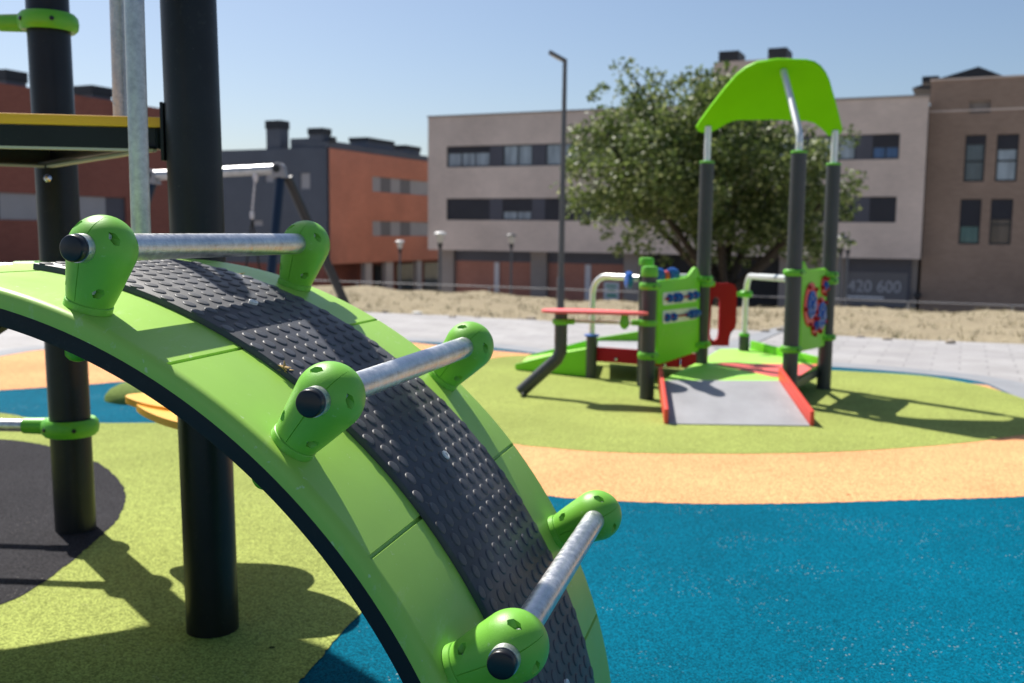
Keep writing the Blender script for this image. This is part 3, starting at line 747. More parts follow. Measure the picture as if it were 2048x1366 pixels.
# main ramp with red sides
A_, B_ = dk(1326, 761), dk(1558, 762); C_, D_ = ground(1620, 851, .012), ground(1338, 847, .012)
bm = bmesh.new(); off = Vector((0, 0, -.012)); prism(bm, [A_ + Vector((0, 0, .002)), B_ + Vector((0, 0, .002)), C_, D_], off); finish('ramp_board', bm, MT['ramp_grey'], unit)
for a, b, s in ((A_, D_, -1), (B_, C_, 1)):
    d = (b - a); d.z = 0; d.normalize(); n = Vector((-d.y, d.x, 0))
    if n.x * s < 0: n = -n
    a2, b2 = a + n * .003 - d * .03, b + n * .003 + d * -.01
    bm = bmesh.new(); prism(bm, [Vector((a2.x, a2.y, zd - .05)), Vector((b2.x, b2.y, .006)), Vector((b2.x, b2.y, .085)), Vector((a2.x, a2.y, zd + .075))], n * .022, bev=.005)
    finish('ramp_side', bm, MT['red_bright'], unit, smooth=30)
# second deck with the crawl ramp going down to the left
z2t, z2b = z_at(1192, 694, S1), z_at(1192, 723, S1)
board(S1 + Vector((.035, 0, 0)), QC, z2b, z2t, z2b, z2t, .022, 'red', 'deck_side_board')
board(QC + Vector((.01, .0, 0)), P2 + Vector((-.03, -.03, 0)), z2b, z2t, z2b, z2t, .022, 'red', 'deck_side_board')
bk = [Vector((S1.x + .04, S1.y + .026, 0)), Vector((QC.x - .012, QC.y + .030, 0)), Vector((P2.x - .035, P2.y + .02, 0)), Vector((P2.x + .1, P2.y + .75, 0)), Vector((S1.x + .12, S1.y + .85, 0))]
bm = bmesh.new(); prism(bm, [p + Vector((0, 0, z2t - .03)) for p in bk], (0, 0, -.018)); finish('deck', bm, MT['ramp_grey'], unit)
for p, px, py, nm in ((QC, 1330, 731, 0), (S1, 1232, 719, 0)):
    q = aty(px, py, p.y - .004 if nm else (S1.y + (QC.y - S1.y) * ((px - 1182) / 175)) - .002)
    bm = bmesh.new(); lathe(bm, q, (0, -1, 0), [(.010, -.004), (.010, .005), (.006, .008), (0, .008)], 14); finish('bolt', bm, MT['steel'], unit, smooth=40)
F0 = gnd(1030, 742); F1 = S1 + Vector((-.03, 0, 0))
wr_ = Wall(F0, F1 - F0)
pl = [wr_.sz(*q) for q in ((1030, 728), (1108, 709), (1172, 697), (1172, 757), (1100, 750), (1030, 742))]
bm = bmesh.new(); prism(bm, [wr_.P(s, max(z, .012)) for s, z in pl], -wr_.n * .02, bev=.003); finish('crawl_ramp_side', bm, MT['unit_green'], unit, smooth=30)
dv = Vector((.10, .66, 0))
bm = bmesh.new(); prism(bm, [Vector((F0.x, F0.y, .022)) - wr_.n * .022, Vector((F1.x, F1.y, z2t - .07)) - wr_.n * .022, Vector((F1.x, F1.y, z2t - .07)) + dv, Vector((F0.x, F0.y, .022)) + dv], (0, 0, -.016)); finish('crawl_ramp_board', bm, MT['deck_green'], unit)
board(F0 + dv, F1 + dv, .012, .03, z2b - .06, z2t - .012, .02, 'unit_green', 'crawl_ramp_side')
board(F1 + dv, F1 + dv + Vector((.52, .05, 0)), z2b, z2t - .012, z2b + .02, z2t + .07, .02, 'unit_green', 'kick_board')
# table with bent leg
zt_ = z_at(1190, 620, P1)
def tb(px, Y): 
    q = aty(px, 620, Y); return Vector((q.x, Y, zt_))
tp = smooth_closed([tb(1083, 5.90), tb(1108, 5.81), tb(1180, 5.78), tb(1250, 5.74), tb(1288, 5.75), tb(1295, 5.80), tb(1262, 5.87), tb(1215, 5.95), tb(1150, 6.02), tb(1100, 6.0)], 6)
bm = bmesh.new(); prism(bm, tp, (0, 0, -.016), bev=.004); finish('table_top', bm, MT['deck_red'], unit, smooth=40)
LY = 5.93; bend = aty(1121, 712, LY); ft = gnd(1041, 793); ft.z = .028
bm = bmesh.new()
tube(bm, [Vector((bend.x, LY, zt_ - .017)), bend + Vector((0, 0, .10)), bend + Vector((0, 0, .028)), bend + (ft - bend).normalized() * .03, bend + (ft - bend).normalized() * .1, ft + (ft - bend).normalized() * -.0], .0385, 28)
leg = finish('table_leg', bm, MT['post_grey'], unit, smooth=40)
bm = bmesh.new(); gq = gnd(1046, 797); lathe(bm, (gq.x, gq.y, -.01), (0, 0, 1), [(.012, 0), (.010, .04), (0, .05)], 10); finish('anchor_pin', bm, MT['post_grey'], leg)
zc_ = z_at(1121, 643, Vector((0, LY, 0)))
clamp(unit, Vector((bend.x, LY, 0)), zc_, .0385, (1, 0, 0), MT['clamp_green'], hh=.018, t=.015, arm=.04, armr=.017, bolts=False)
clamp(unit, P1, zc_, RP, (-1, 0, 0), MT['clamp_green'], hh=.018, t=.008, arm=.055, armr=.017, bolts=False)
bm = bmesh.new(); cyl(bm, (bend.x + .08, LY, zc_), (P1.x - .09, P1.y - .0, zc_), .008, n=12); finish('cross_rod', bm, MT['galva_dull'], unit, smooth=40)
dq = aty(1249, 637, 5.80); bm = bmesh.new(); lathe(bm, (dq.x, dq.y, zt_ - .0165), (0, 0, -1), [(.020, 0), (.023, .02), (.028, .05), (.025, .068), (.015, .082), (0, .088)], 24); finish('hanging_knob', bm, MT['clamp_green'], unit, smooth=50)
# bent handrails
def rail(name, pts, r, mat='tube_pale'):
    bm = bmesh.new(); tube(bm, pts, r, 20); return finish(name, bm, MT[mat], unit, smooth=50)
def bendpath(a, top, b, R_, n=12):
    """up from a, a rounded corner at height top, then straight to b"""
    a, b = Vector(a), Vector(b); k = Vector((a.x, a.y, top)); u = Vector((0, 0, -1)); v = (b - k).normalized()
    out = [a.lerp(k + u * R_, t) for t in (0, .4, .8)]
    for i in range(n + 1):
        t = pi / 2 * i / n; out.append(k + u * R_ * (1 - sin(t)) + v * R_ * (1 - cos(t)))
    out += [(k + v * R_).lerp(b, t) for t in (.3, .65, 1)]; return out
zr = z_at(1240, 556, P0)
rail('handrail', bendpath((S1.x, S1.y, z_at(1183, 672, S1) + .01), zr, (P0.x - .04, P0.y, zr), .13), .0205)
bar = rail('bead_bar', [Vector((P0.x + .04, P0.y + .01, zr + .005)), Vector((P2.x - .04, P2.y, zr + .015))], .0205)
def bead(px, py, Y, r, th, mat, parent, ax=(1, .12, 0)):
    q = aty(px, py, Y); a = Vector(ax).normalized(); bm = bmesh.new()
    lathe(bm, q - a * th / 2, a, [(.0215, 0), (r * .7, 0), (r * .95, th * .15), (r, th * .5), (r * .95, th * .85), (r * .7, th), (.0215, th)], 28)
    return finish('bead', bm, MT[mat], parent, smooth=50)
bead(1257.5, 560, P0.y - .0, .058, .042, 'blue_plastic', bar)
fr = lambda px: P0.y + (P2.y - P0.y) * ((px - 1289) / 116)
bead(1317, 552, fr(1317), .052, .05, 'blue_plastic', bar, (.63, .77, 0)); bead(1344, 551, fr(1344), .052, .05, 'blue_plastic', bar, (.63, .77, 0)); bead(1331, 552, fr(1331), .036, .05, 'red_bright', bar, (.63, .77, 0))
zr2 = z_at(1540, 557, P3)
hr2 = rail('handrail', bendpath((S2.x, S2.y, z_at(1486, 672, S2) + .02), z_at(1500, 552, S2), (P3.x - .035, P3.y + .01, zr2), .17), .0205)
# red panel with slot
wr2 = Wall(P2 + Vector((.02, .06, 0)), (1, .22))
def wpoly(W_, pts, out=0): return [W_.P(*W_.sz(*p), out) for p in pts]
bm = bmesh.new()
outer = [wr2.sz(*p) for p in ((1418, 566), (1458, 566), (1469, 569), (1474, 580), (1473, 640), (1471, 656), (1462, 666), (1459, 676), (1458, 692), (1420, 692))]
slot = [wr2.sz(*p) for p in ((1424, 604), (1426, 597), (1432, 593), (1438, 597), (1440, 604), (1438, 668), (1436, 677), (1429, 682), (1422, 677), (1420, 668))]
vo = [bm.verts.new(wr2.P(s, z)) for s, z in outer]; vi = [bm.verts.new(wr2.P(s, z)) for s, z in slot]
ed = [bm.edges.new((L[i], L[(i + 1) % len(L)])) for L in (vo, vi) for i in range(len(L))]
bmesh.ops.triangle_fill(bm, use_beauty=True, use_dissolve=False, edges=ed)
ext = bmesh.ops.extrude_face_region(bm, geom=bm.faces[:]); bmesh.ops.translate(bm, verts=[e for e in ext['geom'] if isinstance(e, bmesh.types.BMVert)], vec=-wr2.n * .02)
rp_o = finish('red_panel', bm, MT['red'], unit)
q = aty(1491, 588, S2.y)
clamp(unit, Vector((S2.x, S2.y, 0)), q.z, .0205, (-1, -.15, 0), MT['clamp_green'], hh=.024, t=.028, arm=.07, armr=.015, bolts=False)
q2 = aty(1461, 587, S2.y - .03); bm = bmesh.new(); bmesh.ops.create_uvsphere(bm, u_segments=20, v_segments=12, radius=.030)
for v in bm.verts: v.co = Vector((v.co.x * 1.25, v.co.y, v.co.z)) + q2
finish('clamp_knob', bm, MT['clamp_green'], unit, smooth=60)
# game panel one: sliding beads
wp1 = Wall(P1, P2 - P1)
bm = bmesh.new(); pts = wpoly(wp1, [(1313, 563), (1316, 561), (1366, 556), (1374, 553), (1384, 539), (1389, 534), (1393, 536), (1397, 548), (1396, 698), (1393, 703), (1318, 728), (1313, 727)], .0095)
prism(bm, pts, -wp1.n * .019, bev=.004); pan1 = finish('bead_panel', bm, MT['unit_green'], unit, smooth=30)
def round_rect(W_, c, n=6):
    (x0, y0), (x1, y1), (x2, y2), (x3, y3) = c; a = [Vector(W_.sz(*p)) for p in c]; out = []
    for i in range(4):
        p, q, r_ = a[i - 1], a[i], a[(i + 1) % 4]; u = (p - q).normalized(); v = (r_ - q).normalized(); R_ = .022
        for k in range(n + 1):
            t = k / n; out.append((q + u * R_ * (1 - t) ** 2 + v * R_ * t ** 2))
    return out
for c, bead_px in ((((1322, 585), (1391, 578), (1390, 602), (1322, 611)), [(1333, 596, 1.0), (1345, 595, 1.15), (1352, 594.5, 1.15), (1374, 592, 1.05), (1385, 590, 1.05)]), (((1322, 621), (1391, 614), (1390, 638), (1322, 648)), [(1328, 635, 1.0), (1341, 633.5, 1.0), (1369, 629, .6), (1376, 628, 1.1), (1383, 627, 1.1), (1388, 626, 1.0)])):
    rr = round_rect(wp1, c); bm = bmesh.new(); prism(bm, [wp1.P(p.x, p.y, .0135) for p in rr], -wp1.n * .0037); sl = finish('bead_slot', bm, MT['white_plastic'], pan1)
    s0, z0 = wp1.sz((c[0][0] + c[3][0]) / 2 + 3, (c[0][1] + c[3][1]) / 2); s1, z1 = wp1.sz((c[1][0] + c[2][0]) / 2 - 3, (c[1][1] + c[2][1]) / 2)
    bm = bmesh.new(); cyl(bm, wp1.P(s0, z0, .024), wp1.P(s1, z1, .024), .006, n=10); finish('bead_rod', bm, MT['red'], sl)
    for px, py, k in bead_px:
        s, z = wp1.sz(px, py); bm = bmesh.new(); a = wp1.P(s, z, .024)
        lathe(bm, a - wp1.d * .015, wp1.d, [(.012, 0), (.023 * k, .004), (.027 * k, .015), (.023 * k, .026), (.012, .03)], 18); finish('bead', bm, MT['blue_plastic'], sl, smooth=50)
bm = bmesh.new(); rng = random.Random(4)
for k in range(10):
    for r_ in range(3):
        for c_ in range(2):
            if rng.random() < .62:
                s, z = wp1.sz(1322 + k * 6.9 + c_ * 2.4, 660 + r_ * 5.2 - k * .85); lathe(bm, wp1.P(s, z, .0096), wp1.n, [(.0042, 0), (.003, .0025), (0, .003)], 8)
finish('braille_dots', bm, MT['deck_green'], pan1, smooth=60)
for p, ys in ((P1, (572, 711)), (P2, (558, 688))):
    for y in ys:
        dd = (P2 - P1).normalized() * (1 if p is P1 else -1); clamp(unit, p, z_at(1293 if p is P1 else 1408, y, p), RP, dd, MT['clamp_green'], hh=.022, t=.017, arm=.05, armr=.018)
clamp(unit, P2, z_at(1408, 568, P2), RP, (1, .3, 0), MT['clamp_green'], hh=.016, t=.015, arm=.03, armr=.016, bolts=False)
# game panel two: gear wheels
wp2 = Wall(P3, P4 - P3)
bm = bmesh.new(); pts = wpoly(wp2, [(1602, 541), (1603, 530), (1605.5, 522), (1608, 527), (1612, 538), (1615, 540), (1648, 536.5), (1652, 540), (1651, 560), (1646, 690), (1643, 693), (1600, 703), (1598, 700)], .0095)
prism(bm, pts, -wp2.n * .019, bev=.004); pan2 = finish('gear_panel', bm, MT['unit_green'], unit, smooth=30)
for px, py, R_, Ri in ((1616.5, 609, .135, .085), (1636.5, 630, .115, .085), (1644, 571, .062, .03), (1624.5, 651, .062, .03)):
    s, z = wp2.sz(px, py); c = wp2.P(s, z, .0097); bm = bmesh.new()
    lathe(bm, c, wp2.n, [(R_, 0), (R_, .006), (R_ * .96, .009), (Ri * 1.03, .009), (Ri * 1.03, .004), (0, .004)], 40); gw = finish('gear_plate', bm, MT['red_bright'], pan2, smooth=35)
    bm = bmesh.new(); lathe(bm, c + wp2.n * .0045, wp2.n, [(Ri, 0), (Ri, .012), (Ri * .9, .016), (Ri * .35, .016), (Ri * .3, .028), (0, .028)], 32)
    x, y, zz = basis(wp2.n)
    for k in range(7):
        a = 2 * pi * k / 7; lathe(bm, c + (x * cos(a) + y * sin(a)) * Ri * .68 + wp2.n * .0205, wp2.n, [(Ri * .16, 0), (Ri * .13, .006), (0, .006)], 10)
    finish('gear_wheel', bm, MT['blue_plastic'], gw, smooth=35)
    for k in range(5):
        a = 2 * pi * k / 5 + .5; bm = bmesh.new(); lathe(bm, c + (x * cos(a) + y * sin(a)) * R_ * .9 + wp2.n * .0085, wp2.n, [(.012, 0), (.012, .012), (.008, .016), (0, .016)], 12); finish('gear_pin', bm, MT['red'], gw, smooth=40)
for p, ys, px in ((P3, (545, 698), 1588), (P4, (549, 562, 674), 1658)):
    for y in ys:
        dd = (P4 - P3).normalized() * (1 if p is P3 else -1); clamp(unit, p, z_at(px, y, p), RP, dd, MT['clamp_green'], hh=.020, t=.018, arm=.05, armr=.018)
# canopy: one stiff sheet leaning over the three tubes
T2, T4 = aty(1411, 256, P2.y), aty(1666, 264, P4.y); T3 = aty(1567, 141, P3.y + .33)
nn = (T4 - T2).cross(T3 - T2).normalized()
if nn.y > 0: nn = -nn
def onpl(px, py): 
    r = ray(px, py); t = (T2 - EYE).dot(nn) / r.dot(nn); return EYE + r * t
op = [(1392, 256), (1399, 245), (1420, 216), (1448, 180), (1473, 151), (1492, 136), (1514, 126), (1555, 120), (1613, 122), (1630, 126), (1643, 135), (1652, 147), (1660, 164), (1672, 207), (1685, 258), (1683, 266), (1676, 270), (1664, 272), (1656, 272), (1648, 262), (1640, 253), (1630, 246), (1613, 241), (1545, 239.5), (1476, 239), (1463, 242), (1452, 248), (1436, 258), (1420, 266), (1406, 266), (1396, 263)]
bm = bmesh.new(); prism(bm, [onpl(*p) for p in op], -nn * .021, bev=.004); can = finish('canopy', bm, MT['canopy_green'], unit, smooth=30)
for p, T, px, py in ((P2, T2, 1409, 323), (P4, T4, 1663, 327)):
    rail('canopy_tube', [Vector((p.x, p.y, z_at(px, py, p) - .02)), Vector((p.x, p.y, z_at(px, py, p) + .1)), Vector((p.x, p.y, T.z - .04)), Vector((p.x, p.y, T.z + .01))], .0215)
zb3 = z_at(1592, 290, P3)
rail('canopy_tube', smooth_open([Vector((P3.x, P3.y, z_at(1592, 305, P3) - .03)), Vector((P3.x, P3.y, zb3 - .01)), Vector((P3.x, P3.y, zb3 + .03)), Vector((P3.x, P3.y, zb3 + .05)) + (T3 - Vector((P3.x, P3.y, zb3))) * .12, T3 + nn * .006], 5), .0205, 'tube_pale')

# ================================================================== swing frame and basket swing
YS = 11.5
sR = aty(556, 338, YS - .2); sL = aty(300, 351, YS + .15)
sw = thing('swing_frame', ((sR.x + sL.x) / 2, YS, hgt(-3, YS)), 'swing frame with shiny galvanised top beam and slanted dark legs', 'swing')
bm = bmesh.new(); cyl(bm, sL, sR, .056, n=32); finish('top_beam', bm, MT['galva_beam'], sw, smooth=40)
bd = (sR - sL).normalized()
for e, s in ((sR, 1), (sL, -1)):
    bm = bmesh.new(); c = e + bd * .0 * s
    pts = [c + Vector((0, -.0, 0)) + Vector((-.07 + .14 * k / 1, 0, -.14)) for k in (0, 1)]
    out = [Vector((c.x - .055, c.y - .08, c.z - .10))] + [Vector((c.x + .01 + .07 * cos(t), c.y - .08, c.z + .07 * sin(t))) for t in [pi * k / 12 for k in range(12, -1, -1)]] + [Vector((c.x + .105, c.y - .08, c.z - .10))]
    prism(bm, out, (0, .16, 0), bev=.01); br = finish('beam_bracket', bm, MT['rail_white'], sw, smooth=30)
    bm = bmesh.new(); cyl(bm, (c.x, c.y - .086, c.z), (c.x, c.y - .081, c.z), .042, n=20); finish('bracket_hole', bm, MT['cap_black'], br)
    base1 = Vector((c.x + (.02 if s > 0 else -.28), c.y - .75, 0)); base2 = Vector((c.x + .70 if s > 0 else c.x - .75, c.y + .75, 0))
    tops = (Vector((c.x + .03, c.y - .02, c.z - .09)), Vector((c.x + .10, c.y + .04, c.z - .09)))
    for b, t, mt in ((base1, tops[0], 'navy_paint'), (base2, tops[1] if s > 0 else Vector((c.x - .05, c.y + .04, c.z - .09)), 'dark_paint')):
        b.z = hgt(b.x, b.y) - .05; bm = bmesh.new(); cyl(bm, b, t, .053, n=24); finish('leg', bm, MT[mt], sw, smooth=40)
bs = thing('basket_swing', (-2.9, YS, 0), 'round basket swing hung on white chain and black ropes from the swing beam', 'basket swing')
ringc = Vector((0, 0, 0))
h1 = aty(511, 347, YS - .16); h2 = aty(372, 354, YS + .08)
mids = (aty(504, 428, YS - .16), aty(378, 436, YS + .08)); cz = .42; cc = (mids[0] + mids[1]) / 2; cc.z = cz
bm = bmesh.new(); tube(bm, [cc + Vector((.5 * cos(a), .5 * sin(a), 0)) for a in [2 * pi * k / 40 for k in range(41)]], .05, 12); finish('basket_ring', bm, MT['rope'], bs, smooth=60)
bm = bmesh.new()
for k in range(-4, 5):
    L = (.25 - (k * .1) ** 2) ** .5
    cyl(bm, cc + Vector((k * .1, -L, -.02)), cc + Vector((k * .1, L, -.02)), .01, n=6); cyl(bm, cc + Vector((-L, k * .1, -.012)), cc + Vector((L, k * .1, -.012)), .01, n=6)
finish('basket_net', bm, MT['rope'], bs)
for h, m, sg in ((h1, mids[0], 1), (h2, mids[1], -1)):
    bm = bmesh.new(); nL = 14
    for k in range(nL):
        p = h.lerp(m, (k + .5) / nL); d = (m - h).normalized(); x, y, z = basis(d, (1, 0, 0) if k % 2 else (0, 1, 0)); L = (m - h).length / nL * .72
        tube(bm, [p + x * .011 * cos(a) + d * L * sin(a) for a in [2 * pi * j / 12 for j in range(13)]], .0042, 6, cap=False)
    finish('chain', bm, MT['pillar_grey'], bs, smooth=60)
    bm = bmesh.new(); lathe(bm, h + Vector((0, 0, .03)), (0, 0, -1), [(.025, 0), (.032, .03), (.032, .08), (.02, .12), (0, .13)], 16); finish('hanger', bm, MT['pillar_grey'], bs, smooth=40)
    bm = bmesh.new(); lathe(bm, m + Vector((0, 0, .03)), (0, 0, -1), [(.018, 0), (.024, .02), (.024, .07), (.012, .09)], 14); finish('swivel', bm, MT['pillar_grey'], bs, smooth=40)
    for sy in (-1, 1):
        e = cc + Vector((.36 * sg, .36 * sy, 0)); bm = bmesh.new(); cyl(bm, m - Vector((0, 0, .05)), e, .011, n=8); finish('rope', bm, MT['rope'], bs, smooth=50)

# ================================================================== buildings
def facade(name, W, s0, s1, z0, z1, holes, mat, parent, dep=.3, border=True):
    """wall sheet with real openings, their reveals and outer returns; UV in metres for the brick pattern"""
    ss = sorted({s0, s1, *[h[0] for h in holes], *[h[1] for h in holes]}); zs = sorted({z0, z1, *[h[2] for h in holes], *[h[3] for h in holes]})
    bm = bmesh.new(); uvl = bm.loops.layers.uv.new('UVMap')
    def quad(c, uv):
        f = bm.faces.new([bm.verts.new(p) for p in c])
        for l, q in zip(f.loops, uv): l[uvl].uv = q
    def ishole(a, b): return any(h[0] - 1e-5 < a < h[1] and h[2] - 1e-5 < b < h[3] for h in holes)
    for i in range(len(ss) - 1):
        for j in range(len(zs) - 1):
            a, b, c, d = ss[i], ss[i + 1], zs[j], zs[j + 1]
            if ishole((a + b) / 2, (c + d) / 2): continue
            quad([W.P(a, c), W.P(b, c), W.P(b, d), W.P(a, d)], [(a, c), (b, c), (b, d), (a, d)])
    rs = list(holes) + ([(s0, s1, z0, z1)] if border else [])
    for a, b, c, d in rs:
        for (p, q) in (((a, c), (b, c)), ((b, c), (b, d)), ((b, d), (a, d)), ((a, d), (a, c))):
            u0 = p[0] + p[1]; v0 = 0
            L = abs(q[0] - p[0]) + abs(q[1] - p[1])
            if p[1] == q[1]: uv = [(p[0], 0), (q[0], 0), (q[0], dep), (p[0], dep)]
            else: uv = [(0, p[1]), (0, q[1]), (dep, q[1]), (dep, p[1])]
            quad([W.P(*p), W.P(*q), W.P(*q, -dep), W.P(*p, -dep)], uv)
    bmesh.ops.remove_doubles(bm, verts=bm.verts[:], dist=1e-4)
    return finish(name, bm, mat, parent)
def slab(name, W, s0, s1, z0, z1, o0, o1, mat, parent, bev=0):
    """box on the wall plane between outward offsets o0 < o1"""
    bm = bmesh.new(); uvl = bm.loops.layers.uv.new('UVMap')
    box(bm, W.P(s0, z0, o0), W.d * (s1 - s0), W.n * (o1 - o0), (0, 0, z1 - z0), bev)
    for f in bm.faces:
        for l in f.loops:
            q = l.vert.co - W.o; l[uvl].uv = (q.dot(W.d) + q.dot(W.n), q.z)
    return finish(name, bm, mat, parent)
def window(W, s0, s1, z0, z1, parent, panes=2, shut=0.0, glass='glass_pale', out=-.14, fr=.06, shm='shutter_dark', frame='frame_dark', split=None):
    bm = bmesh.new(); t = .06
    zt2 = z1 - shut * (z1 - z0)
    for a, b, c, d in ((s0, s0 + fr, z0, z1), (s1 - fr, s1, z0, z1), (s0 + fr, s1 - fr, z0, z0 + fr), (s0 + fr, s1 - fr, z1 - fr, z1)): box(bm, W.P(a, c, out), W.d * (b - a), W.n * t, (0, 0, d - c))
    edges = [s0 + fr + (s1 - s0 - 2 * fr) * (k / panes) for k in range(panes + 1)]
    for e in edges[1:-1]: box(bm, W.P(e - fr / 2, z0 + fr, out + .002), W.d * fr, W.n * (t - .006), (0, 0, z1 - z0 - 2 * fr))
    if split: box(bm, W.P(s0 + fr, z0 + (z1 - z0) * split, out + .003), W.d * (s1 - s0 - 2 * fr), W.n * (t - .01), (0, 0, fr))
    f = finish('window', bm, MT[frame], parent)
    if shut < .98:
        bm = bmesh.new(); box(bm, W.P(s0 + fr * .6, z0 + fr * .6, out + .012), W.d * (s1 - s0 - fr * 1.2), W.n * .012, (0, 0, zt2 - z0 - fr * .8)); finish('pane', bm, MT[glass], f)
    if shut > .02:
        bm = bmesh.new(); n = max(3, int((z1 - zt2) / .055)); hgt_ = (z1 - zt2 - .004) / n
        for k in range(n): prism(bm, [W.P(s0 + .012, zt2 + hgt_ * k + .004, out + .062), W.P(s0 + .012, zt2 + hgt_ * (k + .5), out + .072), W.P(s0 + .012, zt2 + hgt_ * (k + .93), out + .063)], W.d * (s1 - s0 - .024))
        box(bm, W.P(s0 + .01, zt2, out + .055), W.d * (s1 - s0 - .02), W.n * .006, (0, 0, z1 - zt2 - .002)); finish('shutter', bm, MT[shm], f)
    return f
def text_mesh(name, txt, W, s, z, height, out, mat, parent, xs=1.0):
    cu = bpy.data.curves.new('t', 'FONT'); cu.body = txt; cu.size = height / .72; cu.extrude = .004
    o = bpy.data.objects.new('t', cu); COL.objects.link(o)
    me = bpy.data.meshes.new_from_object(o.evaluated_get(bpy.context.evaluated_depsgraph_get())); bpy.data.objects.remove(o)
    for v in me.vertices:
        x, y, zz = v.co; v.co = W.P(s + x * xs, z + y, out + zz)
    me.materials.clear(); me.materials.append(MT[mat]); q = bpy.data.objects.new(name, me); return link(q, parent)
def chimney(parent, W, s0, s1, z0, z1, o0, o1, body='render_grey', capf=.22, capm='cap_slate'):
    c = slab('chimney', W, s0, s1, z0, z1 - (z1 - z0) * capf, o0, o1, MT[body], parent)
    slab('chimney_cap', W, s0 - .05, s1 + .05, z1 - (z1 - z0) * capf + .003, z1, o0 - .05, o1 + .05, MT[capm], c); return c
BASE = -3.3
# --- beige block across the street
WB = Wall(UV(0, 50.4), Uu)
blk = thing('apartment_block', (*UV(-4, 56), BASE), 'long beige brick apartment block with dark window bands behind the leafy tree', 'apartment building')
S0 = WB.sz(856, 360)[0]; SR = WB.sz(1849, 360)[0]
ZT = (WB.sz(856, 233)[1] + WB.sz(1850, 196)[1]) / 2; ZO = (WB.sz(856, 497)[1] + WB.sz(1840, 521)[1]) / 2
za1, za0 = WB.sz(893, 293)[1], WB.sz(893, 335)[1]; zb1, zb0 = WB.sz(893, 397)[1], WB.sz(893, 440)[1]
sw0 = WB.sz(893, 350)[0]; sw1 = WB.sz(1796, 350)[0]
facade('wall', WB, S0, SR, ZO, ZT, [(sw0, sw1, za0, za1), (sw0, sw1, zb0, zb1)], MT['brick_tan'], blk)
slab('rear_wall', WB, S0 + .01, SR - .01, ZO + .005, ZT - .25, -12, -.31, MT['concrete'], blk)
slab('coping', WB, S0 - .04, SR + .04, ZT + .002, ZT + .09, -.34, .05, MT['concrete'], blk)
sx = lambda x, y=350: WB.sz(x, y)[0]
wl = [(893, 979), (1005, 1064), (1090, 1158), (1190, 1250), (1276, 1335), (1362, 1424), (1452, 1512), (1540, 1606), (1636, 1709), (1742, 1796)]
r1 = [dict(panes=3, shut=.33), dict(panes=2, shut=.04), dict(panes=2, shut=.04), dict(panes=2, shut=.2, glass='glass_dim'), dict(panes=2), dict(panes=2, shut=.5), dict(panes=2, shut=.1), dict(panes=2, shut=.3), dict(panes=2, shut=.06), dict(panes=2, shut=.52, glass='glass_blue')]
r2 = [dict(panes=3, shut=1.), dict(panes=2, shut=.6), dict(panes=2, shut=1.), dict(panes=2, shut=.85, glass='glass_dim'), dict(panes=2, shut=1.), dict(panes=2, shut=.4), dict(panes=2, shut=1.), dict(panes=2, shut=1.), dict(panes=2, shut=1.), dict(panes=2, shut=1.)]
for rows, z0, z1 in ((r1, za0, za1), (r2, zb0, zb1)):
    for (a, b), kw in zip(wl, rows): window(WB, sx(a) + .004, sx(b) - .004, z0 + .004, z1 - .004, blk, **kw)
    for (a, b), (c, d) in zip(wl, wl[1:]): slab('window_panel', WB, sx(b) - .002, sx(c) + .002, z0 + .004, z1 - .004, -.2, -.06, MT['slate'], blk)
# recessed ground floor
WG = Wall(UV(0, 51.5), Uu); gx = lambda x, y=550: WG.sz(x, y)[0]
gb = BASE; gt = ZO - .004
slab('ground_floor_wall', WG, gx(882), gx(1835), gb, gt, -10, -.05, MT['concrete'], blk)
zband = WG.sz(1000, 523)[1]
def bay(x0, x1): slab('fascia', WG, gx(x0), gx(x1), zband + .003, gt, -.04, .12, MT['slate'], blk)
for x0, x1 in ((913, 1065), (1098, 1250)):
    bay(x0, x1); slab('brick_infill', WG, gx(x0), gx(x1), gb, zband, -.04, .06, MT['brick_dim'], blk)
slab('doorway', WG, gx(1282), gx(1560), gb, gt, -.04, .04, MT['void_dark'], blk)  # flat dark slab, the shade of the opening is in its colour
for x0, x1 in ((882, 912), (1066, 1097), (1251, 1281), (1560, 1590), (1662, 1690)): slab('pillar', WG, gx(x0), gx(x1), gb, gt, -.04, .35, MT['concrete'], blk)
for x0, x1 in ((991, 1000), (1172, 1183), (1640, 1648)): slab('downpipe', WG, gx(x0), gx(x1), gb, zband - .05, .062, .16, MT['pillar_grey'], blk)
slab('shop_front', WG, gx(1691), gx(1822), gb, gt, -.04, .10, MT['slate'], blk)
zs0 = WG.sz(1760, 584)[1]; zs1 = WG.sz(1760, 560)[1]
shop = slab('shop_sign', WG, gx(1693), gx(1816), WG.sz(1760, 612)[1], WG.sz(1760, 545)[1], .103, .13, MT['slate_light'], blk)
text_mesh('sign_lettering', '8 420 600', WG, gx(1672), zs0, zs1 - zs0, .134, 'letter_faded', shop, .93)
slab('sign_line', WG, gx(1696), gx(1770), WG.sz(1760, 597)[1], WG.sz(1760, 593)[1], .131, .136, MT['letter_white'], shop)
# setback storey and chimneys on the roof
slab('roof_storey', WB, sx(1398, 180), sx(1556, 180), ZT - .25, WB.sz(1470, 124)[1] + .55, -8.5, -3.0, MT['brick_tan'], blk)
zc0 = WB.sz(1470, 124)[1] + .553
for a, b, z in ((1398, 1440, 107), (1503, 1543, 101)): slab('chimney_cap', WB, sx(a, 130), sx(b, 130), zc0, zc0 + .75, -6.0, -4.2, MT['cap_slate'], blk)
